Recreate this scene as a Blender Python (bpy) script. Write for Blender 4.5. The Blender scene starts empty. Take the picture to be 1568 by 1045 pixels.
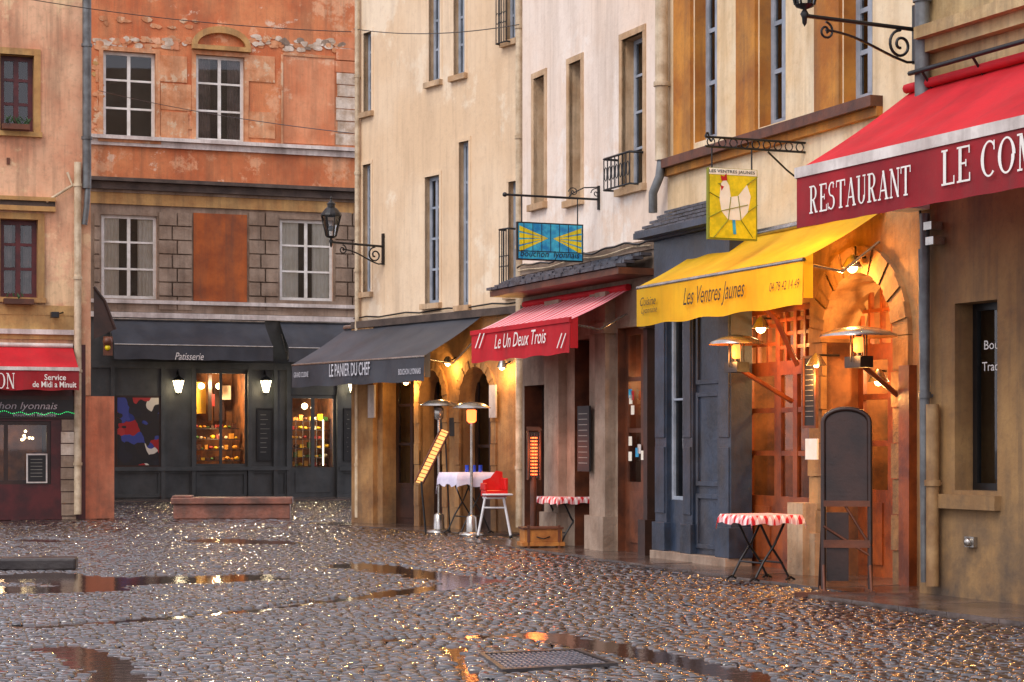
import bpy, math, random
import numpy as np
from mathutils import Vector
random.seed(7); rng=np.random.default_rng(3)
F=3000.;CX=784.;HY=680.;H=1.54
def C(r,g,b,s=1.0):
    f=lambda c:((c/255+.055)/1.055)**2.4 if c>10 else c/255/12.92
    return (f(r)*s,f(g)*s,f(b)*s,1)
scene=bpy.context.scene
def link(o): scene.collection.objects.link(o); return o
# ---------------- frames
class Fr:
    def __init__(s,p,U):
        s.p=Vector((p[0],p[1])); s.U=Vector((U[0],U[1])).normalized(); s.W=Vector((s.U.y,-s.U.x))
    def pt(s,u,v,w=0.):
        q=s.p+s.U*u+s.W*w; return (q.x,q.y,v)
    def hit(s,px,py,w=0.):
        r=Vector(((px-CX)/F,1.0)); t=(s.p.dot(s.W)+w)/r.dot(s.W); q=r*t
        return (q-s.p).dot(s.U), H+(HY-py)/F*t, t
    def rect(s,x0,y0,x1,y1,w=0.):
        xc=(x0+x1)/2
        return s.hit(x0,0,w)[0],s.hit(x1,0,w)[0],max(0.,s.hit(xc,y1,w)[1]),s.hit(xc,y0,w)[1]
    def perp(s,u,w=0.):
        q=s.pt(u,0,w); return Fr(q,-s.W)
def G(px,py):
    d=H*F/(py-HY); return ((px-CX)/F*d,d,0.)
def wallfr(vp,k,x0):
    g=lambda x:Vector(G(x,HY+k*(x-vp))[:2])
    a=g(x0); b=g(x0+100); return Fr(a,b-a)
# ---------------- mesh parts
def grp(name,loc=(0,0,0)):
    e=bpy.data.objects.new(name,None); e.location=loc; e.empty_display_size=.3; link(e); return e
class Part:
    def __init__(s,name): s.n=name; s.V=[];s.Fc=[];s.M=[];s.S=[];s.mats=[]
    def mi(s,m):
        if m not in s.mats: s.mats.append(m)
        return s.mats.index(m)
    def poly(s,pts,m,sm=False):
        b=len(s.V); s.V+= [tuple(p) for p in pts]; s.Fc.append(tuple(range(b,b+len(pts)))); s.M.append(s.mi(m)); s.S.append(sm)
    def grid(s,rows,m,sm=True,close=False):
        b=len(s.V); nr=len(rows); nc=len(rows[0])
        for r in rows: s.V+=[tuple(p) for p in r]
        k=s.mi(m)
        for i in range(nr-1):
            for j in range(nc if close else nc-1):
                j2=(j+1)%nc
                s.Fc.append((b+i*nc+j,b+i*nc+j2,b+(i+1)*nc+j2,b+(i+1)*nc+j)); s.M.append(k); s.S.append(sm)
    def box(s,fr,u0,u1,v0,v1,w0,w1,m):
        b=len(s.V)
        for w in (w0,w1):
            for (u,v) in ((u0,v0),(u1,v0),(u1,v1),(u0,v1)): s.V.append(fr.pt(u,v,w))
        for f in ((0,3,2,1),(4,5,6,7),(0,1,5,4),(1,2,6,5),(2,3,7,6),(3,0,4,7)):
            s.Fc.append(tuple(b+i for i in f)); s.M.append(s.mi(m)); s.S.append(False)
    def tube(s,pts,r,m,n=7,r1=None):
        pts=[Vector(p) for p in pts]; rows=[]; N=len(pts); up=None
        for i,p in enumerate(pts):
            t=(pts[min(i+1,N-1)]-pts[max(i-1,0)]).normalized()
            if up is None:
                up=Vector((0,0,1)) if abs(t.z)<.9 else Vector((1,0,0))
            a=t.cross(up)
            if a.length<1e-4: a=t.cross(Vector((0,1,0)))
            a.normalize(); bb=t.cross(a).normalized()
            up=a.cross(t)
            rr=r if r1 is None else r+(r1-r)*i/(N-1)
            rows.append([p+a*math.cos(2*math.pi*j/n)*rr+bb*math.sin(2*math.pi*j/n)*rr for j in range(n)])
        s.grid(rows,m,n>4,True); s.poly(rows[0][::-1],m); s.poly(rows[-1],m)
    def lathe(s,c,prof,m,n=20,sm=True,rot=0.):
        rows=[[(c[0]+r*math.cos(2*math.pi*j/n+rot),c[1]+r*math.sin(2*math.pi*j/n+rot),c[2]+z) for j in range(n)] for r,z in prof]
        s.grid(rows,m,sm,True)
    def ball(s,c,r,m,n=12,sz=1.):
        s.lathe(c,[(max(1e-4,r*math.sin(a)),-r*math.cos(a)*sz) for a in [math.pi*i/8 for i in range(9)]],m,n)
    def done(s,parent=None,bevel=0):
        me=bpy.data.meshes.new(s.n)
        off=Vector(parent.location) if parent else Vector((0,0,0))
        me.from_pydata([Vector(v)-off for v in s.V],[],s.Fc)
        for m in s.mats: me.materials.append(m)
        me.polygons.foreach_set('material_index',s.M); me.polygons.foreach_set('use_smooth',s.S)
        me.update(); o=bpy.data.objects.new(s.n,me); link(o)
        if parent: o.parent=parent
        if bevel:
            md=o.modifiers.new('b','BEVEL'); md.width=bevel; md.segments=2; md.limit_method='ANGLE'
        return o
def wall_grid(P,fr,u0,u1,v0,v1,ops,m):
    us=sorted(set([u0,u1]+[x for o in ops for x in (o[0],o[1]) if u0<x<u1])); vs=sorted(set([v0,v1]+[x for o in ops for x in (o[2],o[3]) if v0<x<v1]))
    for i in range(len(us)-1):
        for j in range(len(vs)-1):
            uc=(us[i]+us[i+1])/2; vc=(vs[j]+vs[j+1])/2
            if any(o[0]<uc<o[1] and o[2]<vc<o[3] for o in ops): continue
            P.poly([fr.pt(us[i],vs[j]),fr.pt(us[i+1],vs[j]),fr.pt(us[i+1],vs[j+1]),fr.pt(us[i],vs[j+1])],m)
def reveal(P,fr,o,d,mr,mb,w=0.):
    u0,u1,v0,v1=o[:4]
    q=lambda u,v,ww:fr.pt(u,v,ww)
    P.poly([q(u0,v0,w),q(u0,v1,w),q(u0,v1,-d),q(u0,v0,-d)],mr)
    P.poly([q(u1,v0,w),q(u1,v1,w),q(u1,v1,-d),q(u1,v0,-d)],mr)
    P.poly([q(u0,v1,w),q(u1,v1,w),q(u1,v1,-d),q(u0,v1,-d)],mr)
    P.poly([q(u0,v0,w),q(u1,v0,w),q(u1,v0,-d),q(u0,v0,-d)],mr)
    P.poly([q(u0,v0,-d),q(u1,v0,-d),q(u1,v1,-d),q(u0,v1,-d)],mb)
def volume(P,fr,u0,u1,v1,D,m):
    q=fr.pt
    P.poly([q(u0,0,0),q(u0,v1,0),q(u0,v1,-D),q(u0,0,-D)],m); P.poly([q(u1,0,0),q(u1,v1,0),q(u1,v1,-D),q(u1,0,-D)],m)
    P.poly([q(u0,v1,0),q(u1,v1,0),q(u1,v1,-D),q(u0,v1,-D)],m); P.poly([q(u0,0,-D),q(u1,0,-D),q(u1,v1,-D),q(u0,v1,-D)],m)
def joinery(P,fr,o,w,cols,rows,t,m,gm=None,dep=.05,bar=None,solid=0):
    u0,u1,v0,v1=o[:4]; bar=bar or t*.6
    P.box(fr,u0,u0+t,v0,v1,w-dep,w,m);P.box(fr,u1-t,u1,v0,v1,w-dep,w,m)
    P.box(fr,u0+t,u1-t,v1-t,v1,w-dep,w,m);P.box(fr,u0+t,u1-t,v0,v0+t+solid,w-dep,w,m)
    vb=v0+t+solid
    if solid>.3: P.box(fr,u0+t*1.8,u1-t*1.8,v0+t*1.4,v0+solid-t*.3,w,w+.02,m)
    for i in range(1,cols):
        u=u0+(u1-u0)*i/cols; tt=t if (cols%2==0 and i==cols//2) else bar
        P.box(fr,u-tt/2,u+tt/2,vb,v1-t,w-dep,w+.004,m)
    for j in range(1,rows):
        v=vb+(v1-vb)*j/rows; P.box(fr,u0+t,u1-t,v-bar/2,v+bar/2,w-dep,w-.004,m)
    if gm: P.poly([fr.pt(u0,v0,w-dep/2),fr.pt(u1,v0,w-dep/2),fr.pt(u1,v1,w-dep/2),fr.pt(u0,v1,w-dep/2)],gm)
def curtain(P,fr,u0,u1,v0,v1,w,m):
    n=24; P.grid([[fr.pt(u0+(u1-u0)*i/n,v,w+.02*math.sin(i*1.3+u0*9)) for i in range(n+1)] for v in (v0,v1)],m)
def surround(P,fr,o,t,pr,m,sill=None,top=True):
    u0,u1,v0,v1=o[:4]
    P.box(fr,u0-t,u0,v0,v1,-.05,pr,m);P.box(fr,u1,u1+t,v0,v1,-.05,pr,m)
    if top:P.box(fr,u0-t,u1+t,v1,v1+t,-.05,pr+.003,m)
    P.box(fr,u0-t*1.2,u1+t*1.2,v0-.1,v0,-.1,pr+.07,sill or m)
def arc(u0,u1,vs,vt,n=14):
    c=(u0+u1)/2;a=(u1-u0)/2
    return [(c-a*math.cos(math.pi*i/n),vs+(vt-vs)*math.sin(math.pi*i/n)) for i in range(n+1)]
def archfill(P,fr,u0,u1,vs,vt,d,m,w=0.):
    A=arc(u0,u1,vs,vt)
    for (a,b) in zip(A[:-1],A[1:]):
        P.poly([fr.pt(a[0],a[1],w),fr.pt(b[0],b[1],w),fr.pt(b[0],vt,w),fr.pt(a[0],vt,w)],m)
        P.poly([fr.pt(a[0],a[1],w),fr.pt(b[0],b[1],w),fr.pt(b[0],b[1],w-d),fr.pt(a[0],a[1],w-d)],m)
def archring(P,fr,u0,u1,vs,vt,t,pr,m,v0=0.):
    A=arc(u0,u1,vs,vt,18);B=arc(u0-t,u1+t,vs,vt+t,18)
    for i in range(18):
        k=pr if i%2==0 else pr*.75
        a,b,c,d=A[i],A[i+1],B[i+1],B[i]
        P.poly([fr.pt(*a,k),fr.pt(*b,k),fr.pt(*c,k),fr.pt(*d,k)],m)
        P.poly([fr.pt(*d,k),fr.pt(*c,k),fr.pt(*c,0),fr.pt(*d,0)],m);P.poly([fr.pt(*a,k),fr.pt(*b,k),fr.pt(*b,-.1),fr.pt(*a,-.1)],m)
        P.poly([fr.pt(*a,k),fr.pt(*d,k),fr.pt(*d,0),fr.pt(*a,0)],m)
    n=max(2,int((vs-v0)/.38))
    for i in range(n):
        e=pr if i%2 else pr*.75
        P.box(fr,u0-t,u0,v0+(vs-v0)*i/n,v0+(vs-v0)*(i+1)/n-.01,-.05,e,m);P.box(fr,u1,u1+t,v0+(vs-v0)*i/n,v0+(vs-v0)*(i+1)/n-.01,-.05,e,m)
# ---------------- materials
def newmat(name):
    m=bpy.data.materials.new(name); m.use_nodes=True; nt=m.node_tree; return m,nt,nt.nodes['Principled BSDF']
def NN(nt,t,**k):
    n=nt.nodes.new(t)
    for a,b in k.items(): setattr(n,a,b)
    return n
def noise(nt,pos,scale,detail=5,sc=None,rough=.6):
    n=NN(nt,'ShaderNodeTexNoise'); n.inputs['Scale'].default_value=scale; n.inputs['Detail'].default_value=detail; n.inputs['Roughness'].default_value=rough
    src=pos
    if sc:
        mp=NN(nt,'ShaderNodeMapping'); mp.inputs['Scale'].default_value=sc; nt.links.new(pos,mp.inputs[0]); src=mp.outputs[0]
    nt.links.new(src,n.inputs['Vector']); return n.outputs['Fac']
def ramp(nt,src,a,b,ca=0,cb=1):
    r=NN(nt,'ShaderNodeMapRange'); r.inputs[1].default_value=a; r.inputs[2].default_value=b; r.inputs[3].default_value=ca; r.inputs[4].default_value=cb
    nt.links.new(src,r.inputs[0]); return r.outputs[0]
def mix(nt,fac,a,b,mode='MIX'):
    m=NN(nt,'ShaderNodeMix',data_type='RGBA',blend_type=mode)
    if isinstance(fac,(int,float)): m.inputs[0].default_value=fac
    else: nt.links.new(fac,m.inputs[0])
    for s,v in ((m.inputs[6],a),(m.inputs[7],b)):
        if isinstance(v,tuple): s.default_value=v
        else: nt.links.new(v,s)
    return m.outputs[2]
def pm(name,c,c2=None,rough=.7,scale=1.5,bump=.0,bs=25,streak=0.,damp=0.,metal=0.,spec=.5,patch=None,pt=.55,transl=0.,stc=(.08,.06,.045,1),patch2=None,p2=.58):
    m,nt,b=newmat(name)
    pos=NN(nt,'ShaderNodeNewGeometry').outputs['Position']
    c2=c2 or tuple(x*.75 for x in c[:3])+(1,)
    col=mix(nt,ramp(nt,noise(nt,pos,scale,6),.38,.62),c,c2)
    if patch: col=mix(nt,ramp(nt,noise(nt,pos,scale*.9,8,rough=.7),pt,pt+.05),col,patch)
    if patch2: col=mix(nt,ramp(nt,noise(nt,pos,scale*1.7,9,(1,1,1.3),.72),p2,p2+.03,0,.85),col,patch2)
    if streak:
        col=mix(nt,ramp(nt,noise(nt,pos,1.,6,(2.6,2.6,.35)),.46,.72,0,streak),col,stc)
        col=mix(nt,ramp(nt,noise(nt,pos,1.,7,(9,9,.5)),.52,.75,0,streak*.7),col,stc)
        col=mix(nt,ramp(nt,noise(nt,pos,9.,8,rough=.75),.5,.8,0,streak*.8),col,stc)
    if damp:
        sx=NN(nt,'ShaderNodeSeparateXYZ'); nt.links.new(pos,sx.inputs[0])
        dd=NN(nt,'ShaderNodeMath',operation='MULTIPLY'); nt.links.new(ramp(nt,sx.outputs[2],0,1.6,damp*1.6,0),dd.inputs[0]); nt.links.new(ramp(nt,noise(nt,pos,2.2,6),.3,.65),dd.inputs[1])
        col=mix(nt,dd.outputs[0],col,stc)
    nt.links.new(col,b.inputs['Base Color']); b.inputs['Roughness'].default_value=rough; b.inputs['Metallic'].default_value=metal; b.inputs['Specular IOR Level'].default_value=spec
    if bump:
        bp=NN(nt,'ShaderNodeBump'); bp.inputs['Strength'].default_value=bump; bp.inputs['Distance'].default_value=.02
        nt.links.new(noise(nt,pos,bs,6),bp.inputs['Height']); nt.links.new(bp.outputs[0],b.inputs['Normal'])
    if transl:
        tr=NN(nt,'ShaderNodeBsdfTranslucent'); nt.links.new(col,tr.inputs[0]); ms=NN(nt,'ShaderNodeMixShader'); ms.inputs[0].default_value=transl
        nt.links.new(b.outputs[0],ms.inputs[1]); nt.links.new(tr.outputs[0],ms.inputs[2]); nt.links.new(ms.outputs[0],nt.nodes['Material Output'].inputs[0])
    return m
def emat(name,c,s):
    m,nt,b=newmat(name); b.inputs['Base Color'].default_value=c; b.inputs['Emission Color'].default_value=c; b.inputs['Emission Strength'].default_value=s; return m
def glassm(name,fac=.12,tint=(.75,.8,.82,1)):
    m,nt,b=newmat(name); t=NN(nt,'ShaderNodeBsdfTransparent'); t.inputs[0].default_value=tint
    g=NN(nt,'ShaderNodeBsdfGlossy'); g.inputs['Roughness'].default_value=.02
    fr=NN(nt,'ShaderNodeFresnel'); fr.inputs[0].default_value=1.5; ad=NN(nt,'ShaderNodeMath',operation='ADD'); ad.inputs[1].default_value=fac-.04
    nt.links.new(fr.outputs[0],ad.inputs[0]); ms=NN(nt,'ShaderNodeMixShader'); nt.links.new(ad.outputs[0],ms.inputs[0]); nt.links.new(t.outputs[0],ms.inputs[1]); nt.links.new(g.outputs[0],ms.inputs[2])
    nt.links.new(ms.outputs[0],nt.nodes['Material Output'].inputs[0]); return m
M={}
brn=(.16,.10,.06,1)
M['orange']=pm('orange_plaster',C(218,140,92),C(196,108,66),.88,.8,.5,30,.5,patch=C(226,166,126),pt=.53,patch2=C(228,196,170),p2=.61,stc=brn)
M['orangepan']=pm('orange_panel',C(188,100,46),C(152,76,36),.85,1.5,.2,20,.45)
M['salmonpan']=pm('salmon_panel',C(230,158,116),C(212,130,88),.88,1.,.25,20,.4,patch=C(232,180,144),pt=.56,stc=brn)
M['blocks']=pm('tan_blocks',C(222,164,122),C(196,128,84),.85,2.5,.5,15,.45,patch=C(224,192,158),pt=.55,stc=brn)
M['whiteblk']=pm('pale_rubble',C(230,216,200),C(190,166,142),.9,3,.8,12,.35)
M['greystone']=pm('grey_stone',C(168,148,130),C(136,114,96),.85,1.5,.5,18,.55)
M['greydark']=pm('dark_cornice',C(96,82,74),C(62,52,48),.8,2,.4,18,.4)
M['ledge']=pm('ledge_white',C(232,224,218),C(198,186,180),.7,2,.2,18,.4)
M['peach']=pm('peach_plaster',C(232,186,150),C(212,150,116),.85,.8,.3,25,.6,.4,patch=C(236,200,158),pt=.54,stc=brn)
M['buttress']=pm('salmon_plaster',C(222,138,102),C(196,110,78),.85,1.2,.25,25,.5,.5)
M['tan']=pm('tan_stone',C(204,164,104),C(178,132,80),.85,1.5,.3,20,.5)
M['cream']=pm('cream_plaster',C(238,215,184),C(228,199,163),.9,.5,.22,25,.36,.4,stc=(.36,.24,.15,1),patch=C(241,223,196),pt=.55)
M['white']=pm('pale_plaster',C(242,227,213),C(236,213,192),.9,.5,.22,25,.38,.4,stc=(.38,.27,.19,1),patch=C(245,233,221),pt=.55)
M['sand']=pm('sandstone',C(214,184,148),C(186,150,112),.85,2,.5,15,.45,.3)
M['ochre']=pm('ochre_render',C(206,140,58),C(168,102,38),.85,1.2,.3,20,.55)
M['cream3']=pm('buff_plaster',C(240,222,190),C(228,198,154),.9,.9,.2,25,.45,stc=(.28,.17,.08,1))
M['lowstone']=pm('arcade_stone',C(190,144,90),C(148,104,60),.85,1.5,.7,12,.55,.4)
M['rwall']=pm('ochre_stone',C(166,130,82),C(130,96,60),.85,.8,.4,18,.65,.7)
M['rupper']=pm('yellow_stone',C(204,180,134),C(166,136,90),.85,1.2,.4,18,.6)
M['brownw']=pm('brown_wood',C(112,60,34),C(74,38,22),.5,3,.2,20,.2)
M['owood']=pm('orange_wood',C(158,78,30),C(110,50,20),.42,3,.2,20,.3)
M['darkw']=pm('dark_wood',C(58,34,25),C(38,23,18),.4,3,.15,20)
M['maroon']=pm('maroon_paint',C(84,24,26),C(56,16,20),.4,3,.1,20)
M['blue']=pm('navy_paint',C(50,64,84),C(28,38,52),.34,2,.3,14,.4)
M['chargrey']=pm('charcoal_paint',C(64,68,70),C(46,50,52),.42,2,.1,20,.2)
M['black']=pm('black_iron',C(24,24,26),C(16,16,18),.4,6,.1,30)
M['frame']=pm('white_joinery',C(234,232,228),C(212,208,200),.5,4)
M['bframe']=pm('bluegrey_joinery',C(164,172,184),C(136,146,158),.5,4)
M['redframe']=pm('oxblood_joinery',C(92,28,30),C(66,18,22),.45,4)
M['curt']=pm('white_curtain',C(246,240,228),C(232,224,208),.9,3)
M['dcurt']=pm('net_curtain',C(130,112,106),C(84,74,70),.9,3)
M['dark']=pm('dark_interior',C(30,25,23),C(20,16,16),.8,1)
M['room']=pm('warm_interior',C(150,92,46),C(84,48,24),.8,2.5,streak=.4)
M['pipe']=pm('zinc_pipe',C(120,124,126),C(88,90,92),.45,4,metal=.3,streak=.4)
M['cpipe']=pm('cream_pipe',C(222,204,174),C(186,162,130),.6,4,streak=.45)
M['opipe']=pm('ochre_pipe',C(170,136,92),C(134,100,62),.6,4,streak=.5)
M['slate']=pm('slate',C(86,88,98),C(50,50,58),.3,5,.6,14,.2)
M['glass']=glassm('window_glass',.08,(.85,.88,.9,1)); M['glassb']=glassm('shop_glass',.04,(.97,.97,.95,1))
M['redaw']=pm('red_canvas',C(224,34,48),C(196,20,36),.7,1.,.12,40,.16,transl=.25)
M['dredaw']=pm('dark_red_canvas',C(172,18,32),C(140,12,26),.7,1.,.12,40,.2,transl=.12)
M['yelaw']=pm('yellow_canvas',C(250,202,34),C(238,182,18),.75,1.2,.12,40,.2,transl=.3,stc=(.3,.2,.02,1))
M['graw']=pm('charcoal_canvas',C(64,68,76),C(46,50,58),.5,1.2,.12,40,.2)
M['txt']=pm('white_lettering',C(244,240,234),C(232,228,220),.6); M['txty']=pm('brown_lettering',C(60,42,16),C(50,34,12),.6); M['txtg']=pm('grey_lettering',C(200,200,206),C(180,180,188),.6)
M['wcloth']=pm('white_cloth',C(226,220,236),C(206,200,222),.8,4,.1,20)
M['redpl']=pm('red_plastic',C(216,22,16),C(196,16,12),.3,4); M['whpl']=pm('white_plastic',C(230,230,232),C(210,210,214),.35,4)
M['steel']=pm('brushed_steel',C(186,182,176),C(156,152,146),.25,5,metal=.9)
M['pwood']=pm('pine_wood',C(186,122,54),C(150,90,38),.5,5,.1,20)
M['bench']=pm('red_sandstone',C(146,92,74),C(92,58,48),.4,2.5,1.,7,.55)
M['slabs']=pm('wet_slabs',C(104,88,80),C(58,48,46),.16,1.3,.6,6,.35,spec=.9)
M['kerb']=pm('kerb_stone',C(62,56,54),C(42,36,36),.3,2,.4,12)
M['mortar']=pm('wet_mortar',C(17,14,14),C(11,9,9),.35,3,.5,20)
M['bulb']=emat('warm_bulb',(1,.72,.36,1),12); M['bulbw']=emat('lantern_bulb',(1,.85,.55,1),7); M['heat']=emat('heater_glow',(1,.13,.03,1),5); M['heatw']=emat('heater_gauze',(1,.3,.06,1),2.0)
M['green']=emat('green_fairy_light',(.05,1,.25,1),1.2); M['menu']=emat('lit_menu',(1,.5,.14,1),.8)
M['board']=pm('chalkboard',C(34,34,36),C(26,26,28),.6,3); M['chalk']=pm('chalk',C(150,146,138))
M['lglass']=pm('frosted_glass',C(160,168,172),C(140,146,150),.15)
M['yel']=pm('sign_yellow',C(240,212,24),C(206,186,20),.4,9,.3,8); M['wh']=pm('sign_white',C(246,240,224),C(240,230,210),.4,9); M['rd']=pm('sign_red',C(190,24,22)); M['sblue']=pm('sign_blue',C(60,180,210),C(24,122,180),.35,9); M['solive']=pm('sign_olive',C(140,140,30)); M['leaf']=pm('window_plant',C(50,80,40),C(30,54,26),.6,9)
def checker(name,c1,c2,sc):
    m,nt,b=newmat(name); pos=NN(nt,'ShaderNodeNewGeometry').outputs['Position']
    mp=NN(nt,'ShaderNodeMapping'); mp.inputs['Rotation'].default_value=(0,0,.6); nt.links.new(pos,mp.inputs[0])
    sx=NN(nt,'ShaderNodeSeparateXYZ'); nt.links.new(mp.outputs[0],sx.inputs[0]); outs=[]
    for i in (0,1):
        a=NN(nt,'ShaderNodeMath',operation='MULTIPLY'); a.inputs[1].default_value=sc; nt.links.new(sx.outputs[i],a.inputs[0])
        f=NN(nt,'ShaderNodeMath',operation='FRACT'); nt.links.new(a.outputs[0],f.inputs[0])
        g=NN(nt,'ShaderNodeMath',operation='GREATER_THAN'); g.inputs[1].default_value=.5; nt.links.new(f.outputs[0],g.inputs[0]); outs.append(g.outputs[0])
    s=NN(nt,'ShaderNodeMath',operation='ADD'); nt.links.new(outs[0],s.inputs[0]); nt.links.new(outs[1],s.inputs[1])
    h=NN(nt,'ShaderNodeMath',operation='MULTIPLY'); h.inputs[1].default_value=.5; nt.links.new(s.outputs[0],h.inputs[0])
    nt.links.new(mix(nt,h.outputs[0],c1,c2),b.inputs['Base Color']); b.inputs['Roughness'].default_value=.75; return m
M['check']=checker('red_gingham',C(240,225,222),C(200,20,34),13)
def stripes(fr,name,c1,c2,period,fracw):
    m,nt,b=newmat(name); pos=NN(nt,'ShaderNodeNewGeometry').outputs['Position']
    d=NN(nt,'ShaderNodeVectorMath',operation='DOT_PRODUCT'); d.inputs[1].default_value=(fr.U.x,fr.U.y,0); nt.links.new(pos,d.inputs[0])
    a=NN(nt,'ShaderNodeMath',operation='MULTIPLY'); a.inputs[1].default_value=1/period; nt.links.new(d.outputs['Value'],a.inputs[0])
    f=NN(nt,'ShaderNodeMath',operation='FRACT'); nt.links.new(a.outputs[0],f.inputs[0])
    g=NN(nt,'ShaderNodeMath',operation='GREATER_THAN'); g.inputs[1].default_value=fracw; nt.links.new(f.outputs[0],g.inputs[0])
    nt.links.new(mix(nt,g.outputs[0],c1,c2),b.inputs['Base Color']); b.inputs['Roughness'].default_value=.75; return m
def artmat(name,cols,scale):
    m,nt,b=newmat(name); pos=NN(nt,'ShaderNodeNewGeometry').outputs['Position']
    nz=NN(nt,'ShaderNodeTexNoise');nz.inputs['Scale'].default_value=1.6;nt.links.new(pos,nz.inputs['Vector']);av=NN(nt,'ShaderNodeVectorMath',operation='ADD');nt.links.new(pos,av.inputs[0]);nt.links.new(nz.outputs['Color'],av.inputs[1])
    v=NN(nt,'ShaderNodeTexVoronoi'); v.inputs['Scale'].default_value=scale; nt.links.new(av.outputs[0],v.inputs['Vector'])
    r=NN(nt,'ShaderNodeValToRGB'); r.color_ramp.interpolation='CONSTANT'
    e=r.color_ramp.elements
    while len(e)<len(cols): e.new(.5)
    for i,c in enumerate(cols): e[i].position=i/len(cols); e[i].color=c
    sx=NN(nt,'ShaderNodeSeparateColor'); nt.links.new(v.outputs['Color'],sx.inputs[0]); nt.links.new(sx.outputs[0],r.inputs[0]); nt.links.new(r.outputs[0],b.inputs['Base Color']); b.inputs['Roughness'].default_value=.4; return m
M['art']=artmat('mural_paint',[C(24,40,110),C(150,20,24),C(24,20,24),C(204,195,180),C(24,24,34),C(50,60,130),C(160,40,40),C(20,20,24),C(30,24,24)],2.8)
# ---------------- text
def text_px(s,fr,w,x0,x1,yc,hpx,m,parent,shear=0.,off=.0,name='lettering'):
    cu=bpy.data.curves.new(name,'FONT'); cu.body=s; cu.shear=shear; cu.offset=off; cu.resolution_u=3
    o=bpy.data.objects.new(name,cu); link(o); bpy.context.view_layer.update()
    me=bpy.data.meshes.new_from_object(o.evaluated_get(bpy.context.evaluated_depsgraph_get()))
    bpy.data.objects.remove(o); n=len(me.vertices); co=np.zeros(n*3); me.vertices.foreach_get('co',co); co=co.reshape(-1,3)
    a=co.min(0); b=co.max(0)
    ua=fr.hit(x0,yc,w)[0]; ub=fr.hit(x1,yc,w)[0]; _,vc,t=fr.hit((x0+x1)/2,yc,w); hh=hpx/F*t
    off3=parent.location
    for i,v in enumerate(me.vertices):
        u=ua+(ub-ua)*(co[i,0]-a[0])/(b[0]-a[0]); z=vc-hh/2+hh*(co[i,1]-a[1])/(b[1]-a[1])
        v.co=Vector(fr.pt(u,z,w))-off3
    me.materials.append(m); ob=bpy.data.objects.new(name,me); link(ob); ob.parent=parent
def serif(ch):
    S=[];T=.15;t=.055
    def ln(x0,y0,x1,y1,w,hor=False):
        if hor: S.append([(x0,y0-w/2),(x1,y1-w/2),(x1,y1+w/2),(x0,y0+w/2)])
        else: S.append([(x0-w/2,y0),(x0+w/2,y0),(x1+w/2,y1),(x1-w/2,y1)])
    def ring(cx,cy,rx,ry,a0,a1,T=T,t=t,n=14):
        for i in range(n):
            q=[math.radians(a0+(a1-a0)*k/n) for k in (i,i+1)]
            def P(a,s): 
                th=t+(T-t)*abs(math.cos(a)); return (cx+(rx+(th*.5)*s)*math.cos(a),cy+(ry+(t*.5)*s)*math.sin(a))
            S.append([P(q[0],-1),P(q[1],-1),P(q[1],1),P(q[0],1)])
    def sf(x,y,w=.32): ln(x-w/2,y,x+w/2,y,t,True)
    B=t/2
    if ch in 'RPB':
        ln(.18,0,.18,1,T);sf(.18,B);ln(.02,1-B,.42,1-B,t,True);ln(.18,.48,.42,.48,t,True);ring(.42,.74,.21,.235,-90,90);W=.72
        if ch=='R': ln(.68,0,.42,.48,T);sf(.72,B,.22);W=.84
    elif ch in 'EL':
        ln(.18,0,.18,1,T);ln(.02,B,.66,B,t,True);ln(.66,0,.66,.24,t)
        if ch=='E': ln(.02,1-B,.64,1-B,t,True);ln(.64,.78,.64,1,t);ln(.18,.52,.48,.52,t,True);ln(.48,.42,.48,.62,t)
        else: sf(.18,1-B)
        W=.72
    elif ch=='T': ln(.38,0,.38,1,T);sf(.38,B);ln(0,1-B,.76,1-B,t,True);ln(.02,.76,.02,1,t);ln(.74,.76,.74,1,t);W=.78
    elif ch=='A': ln(.1,0,.40,1,.06);ln(.70,0,.40,1,T);ln(.18,.32,.62,.32,t,True);sf(.1,B,.24);sf(.7,B,.3);W=.84
    elif ch=='U': ln(.17,.3,.17,1,T);ln(.66,.3,.66,1,.06);ring(.415,.3,.245,.27,180,360);sf(.17,1-B);sf(.66,1-B,.24);W=.8
    elif ch=='N': ln(.14,0,.14,1,.06);ln(.70,0,.16,1,T);ln(.70,0,.70,1,.06);sf(.14,B,.24);sf(.7,1-B,.24);sf(.12,1-B,.2);W=.84
    elif ch=='M': ln(.12,0,.14,1,.06);ln(.46,0,.16,1,T);ln(.46,0,.8,1,.05);ln(.84,0,.82,1,T);sf(.12,B,.24);sf(.84,B,.3);sf(.1,1-B,.2);sf(.86,1-B,.24);W=1.
    elif ch=='H': ln(.17,0,.17,1,T);ln(.68,0,.68,1,T);ln(.17,.5,.68,.5,t,True);sf(.17,B);sf(.17,1-B);sf(.68,B);sf(.68,1-B);W=.86
    elif ch=='I': ln(.18,0,.18,1,T);sf(.18,B);sf(.18,1-B);W=.36
    elif ch=='O': ring(.42,.5,.33,.475,0,360,n=26);W=.84
    elif ch=='C': ring(.42,.5,.33,.475,48,312,n=22);ln(.68,.72,.68,.98,t);W=.76
    elif ch=='S': ring(.34,.735,.22,.235,40,270,T=.12);ring(.34,.265,.24,.235,90,-140,T=.14);ln(.54,.76,.54,.98,t);ln(.09,.02,.09,.26,t);W=.66
    else: W=.35
    return S,W
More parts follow.
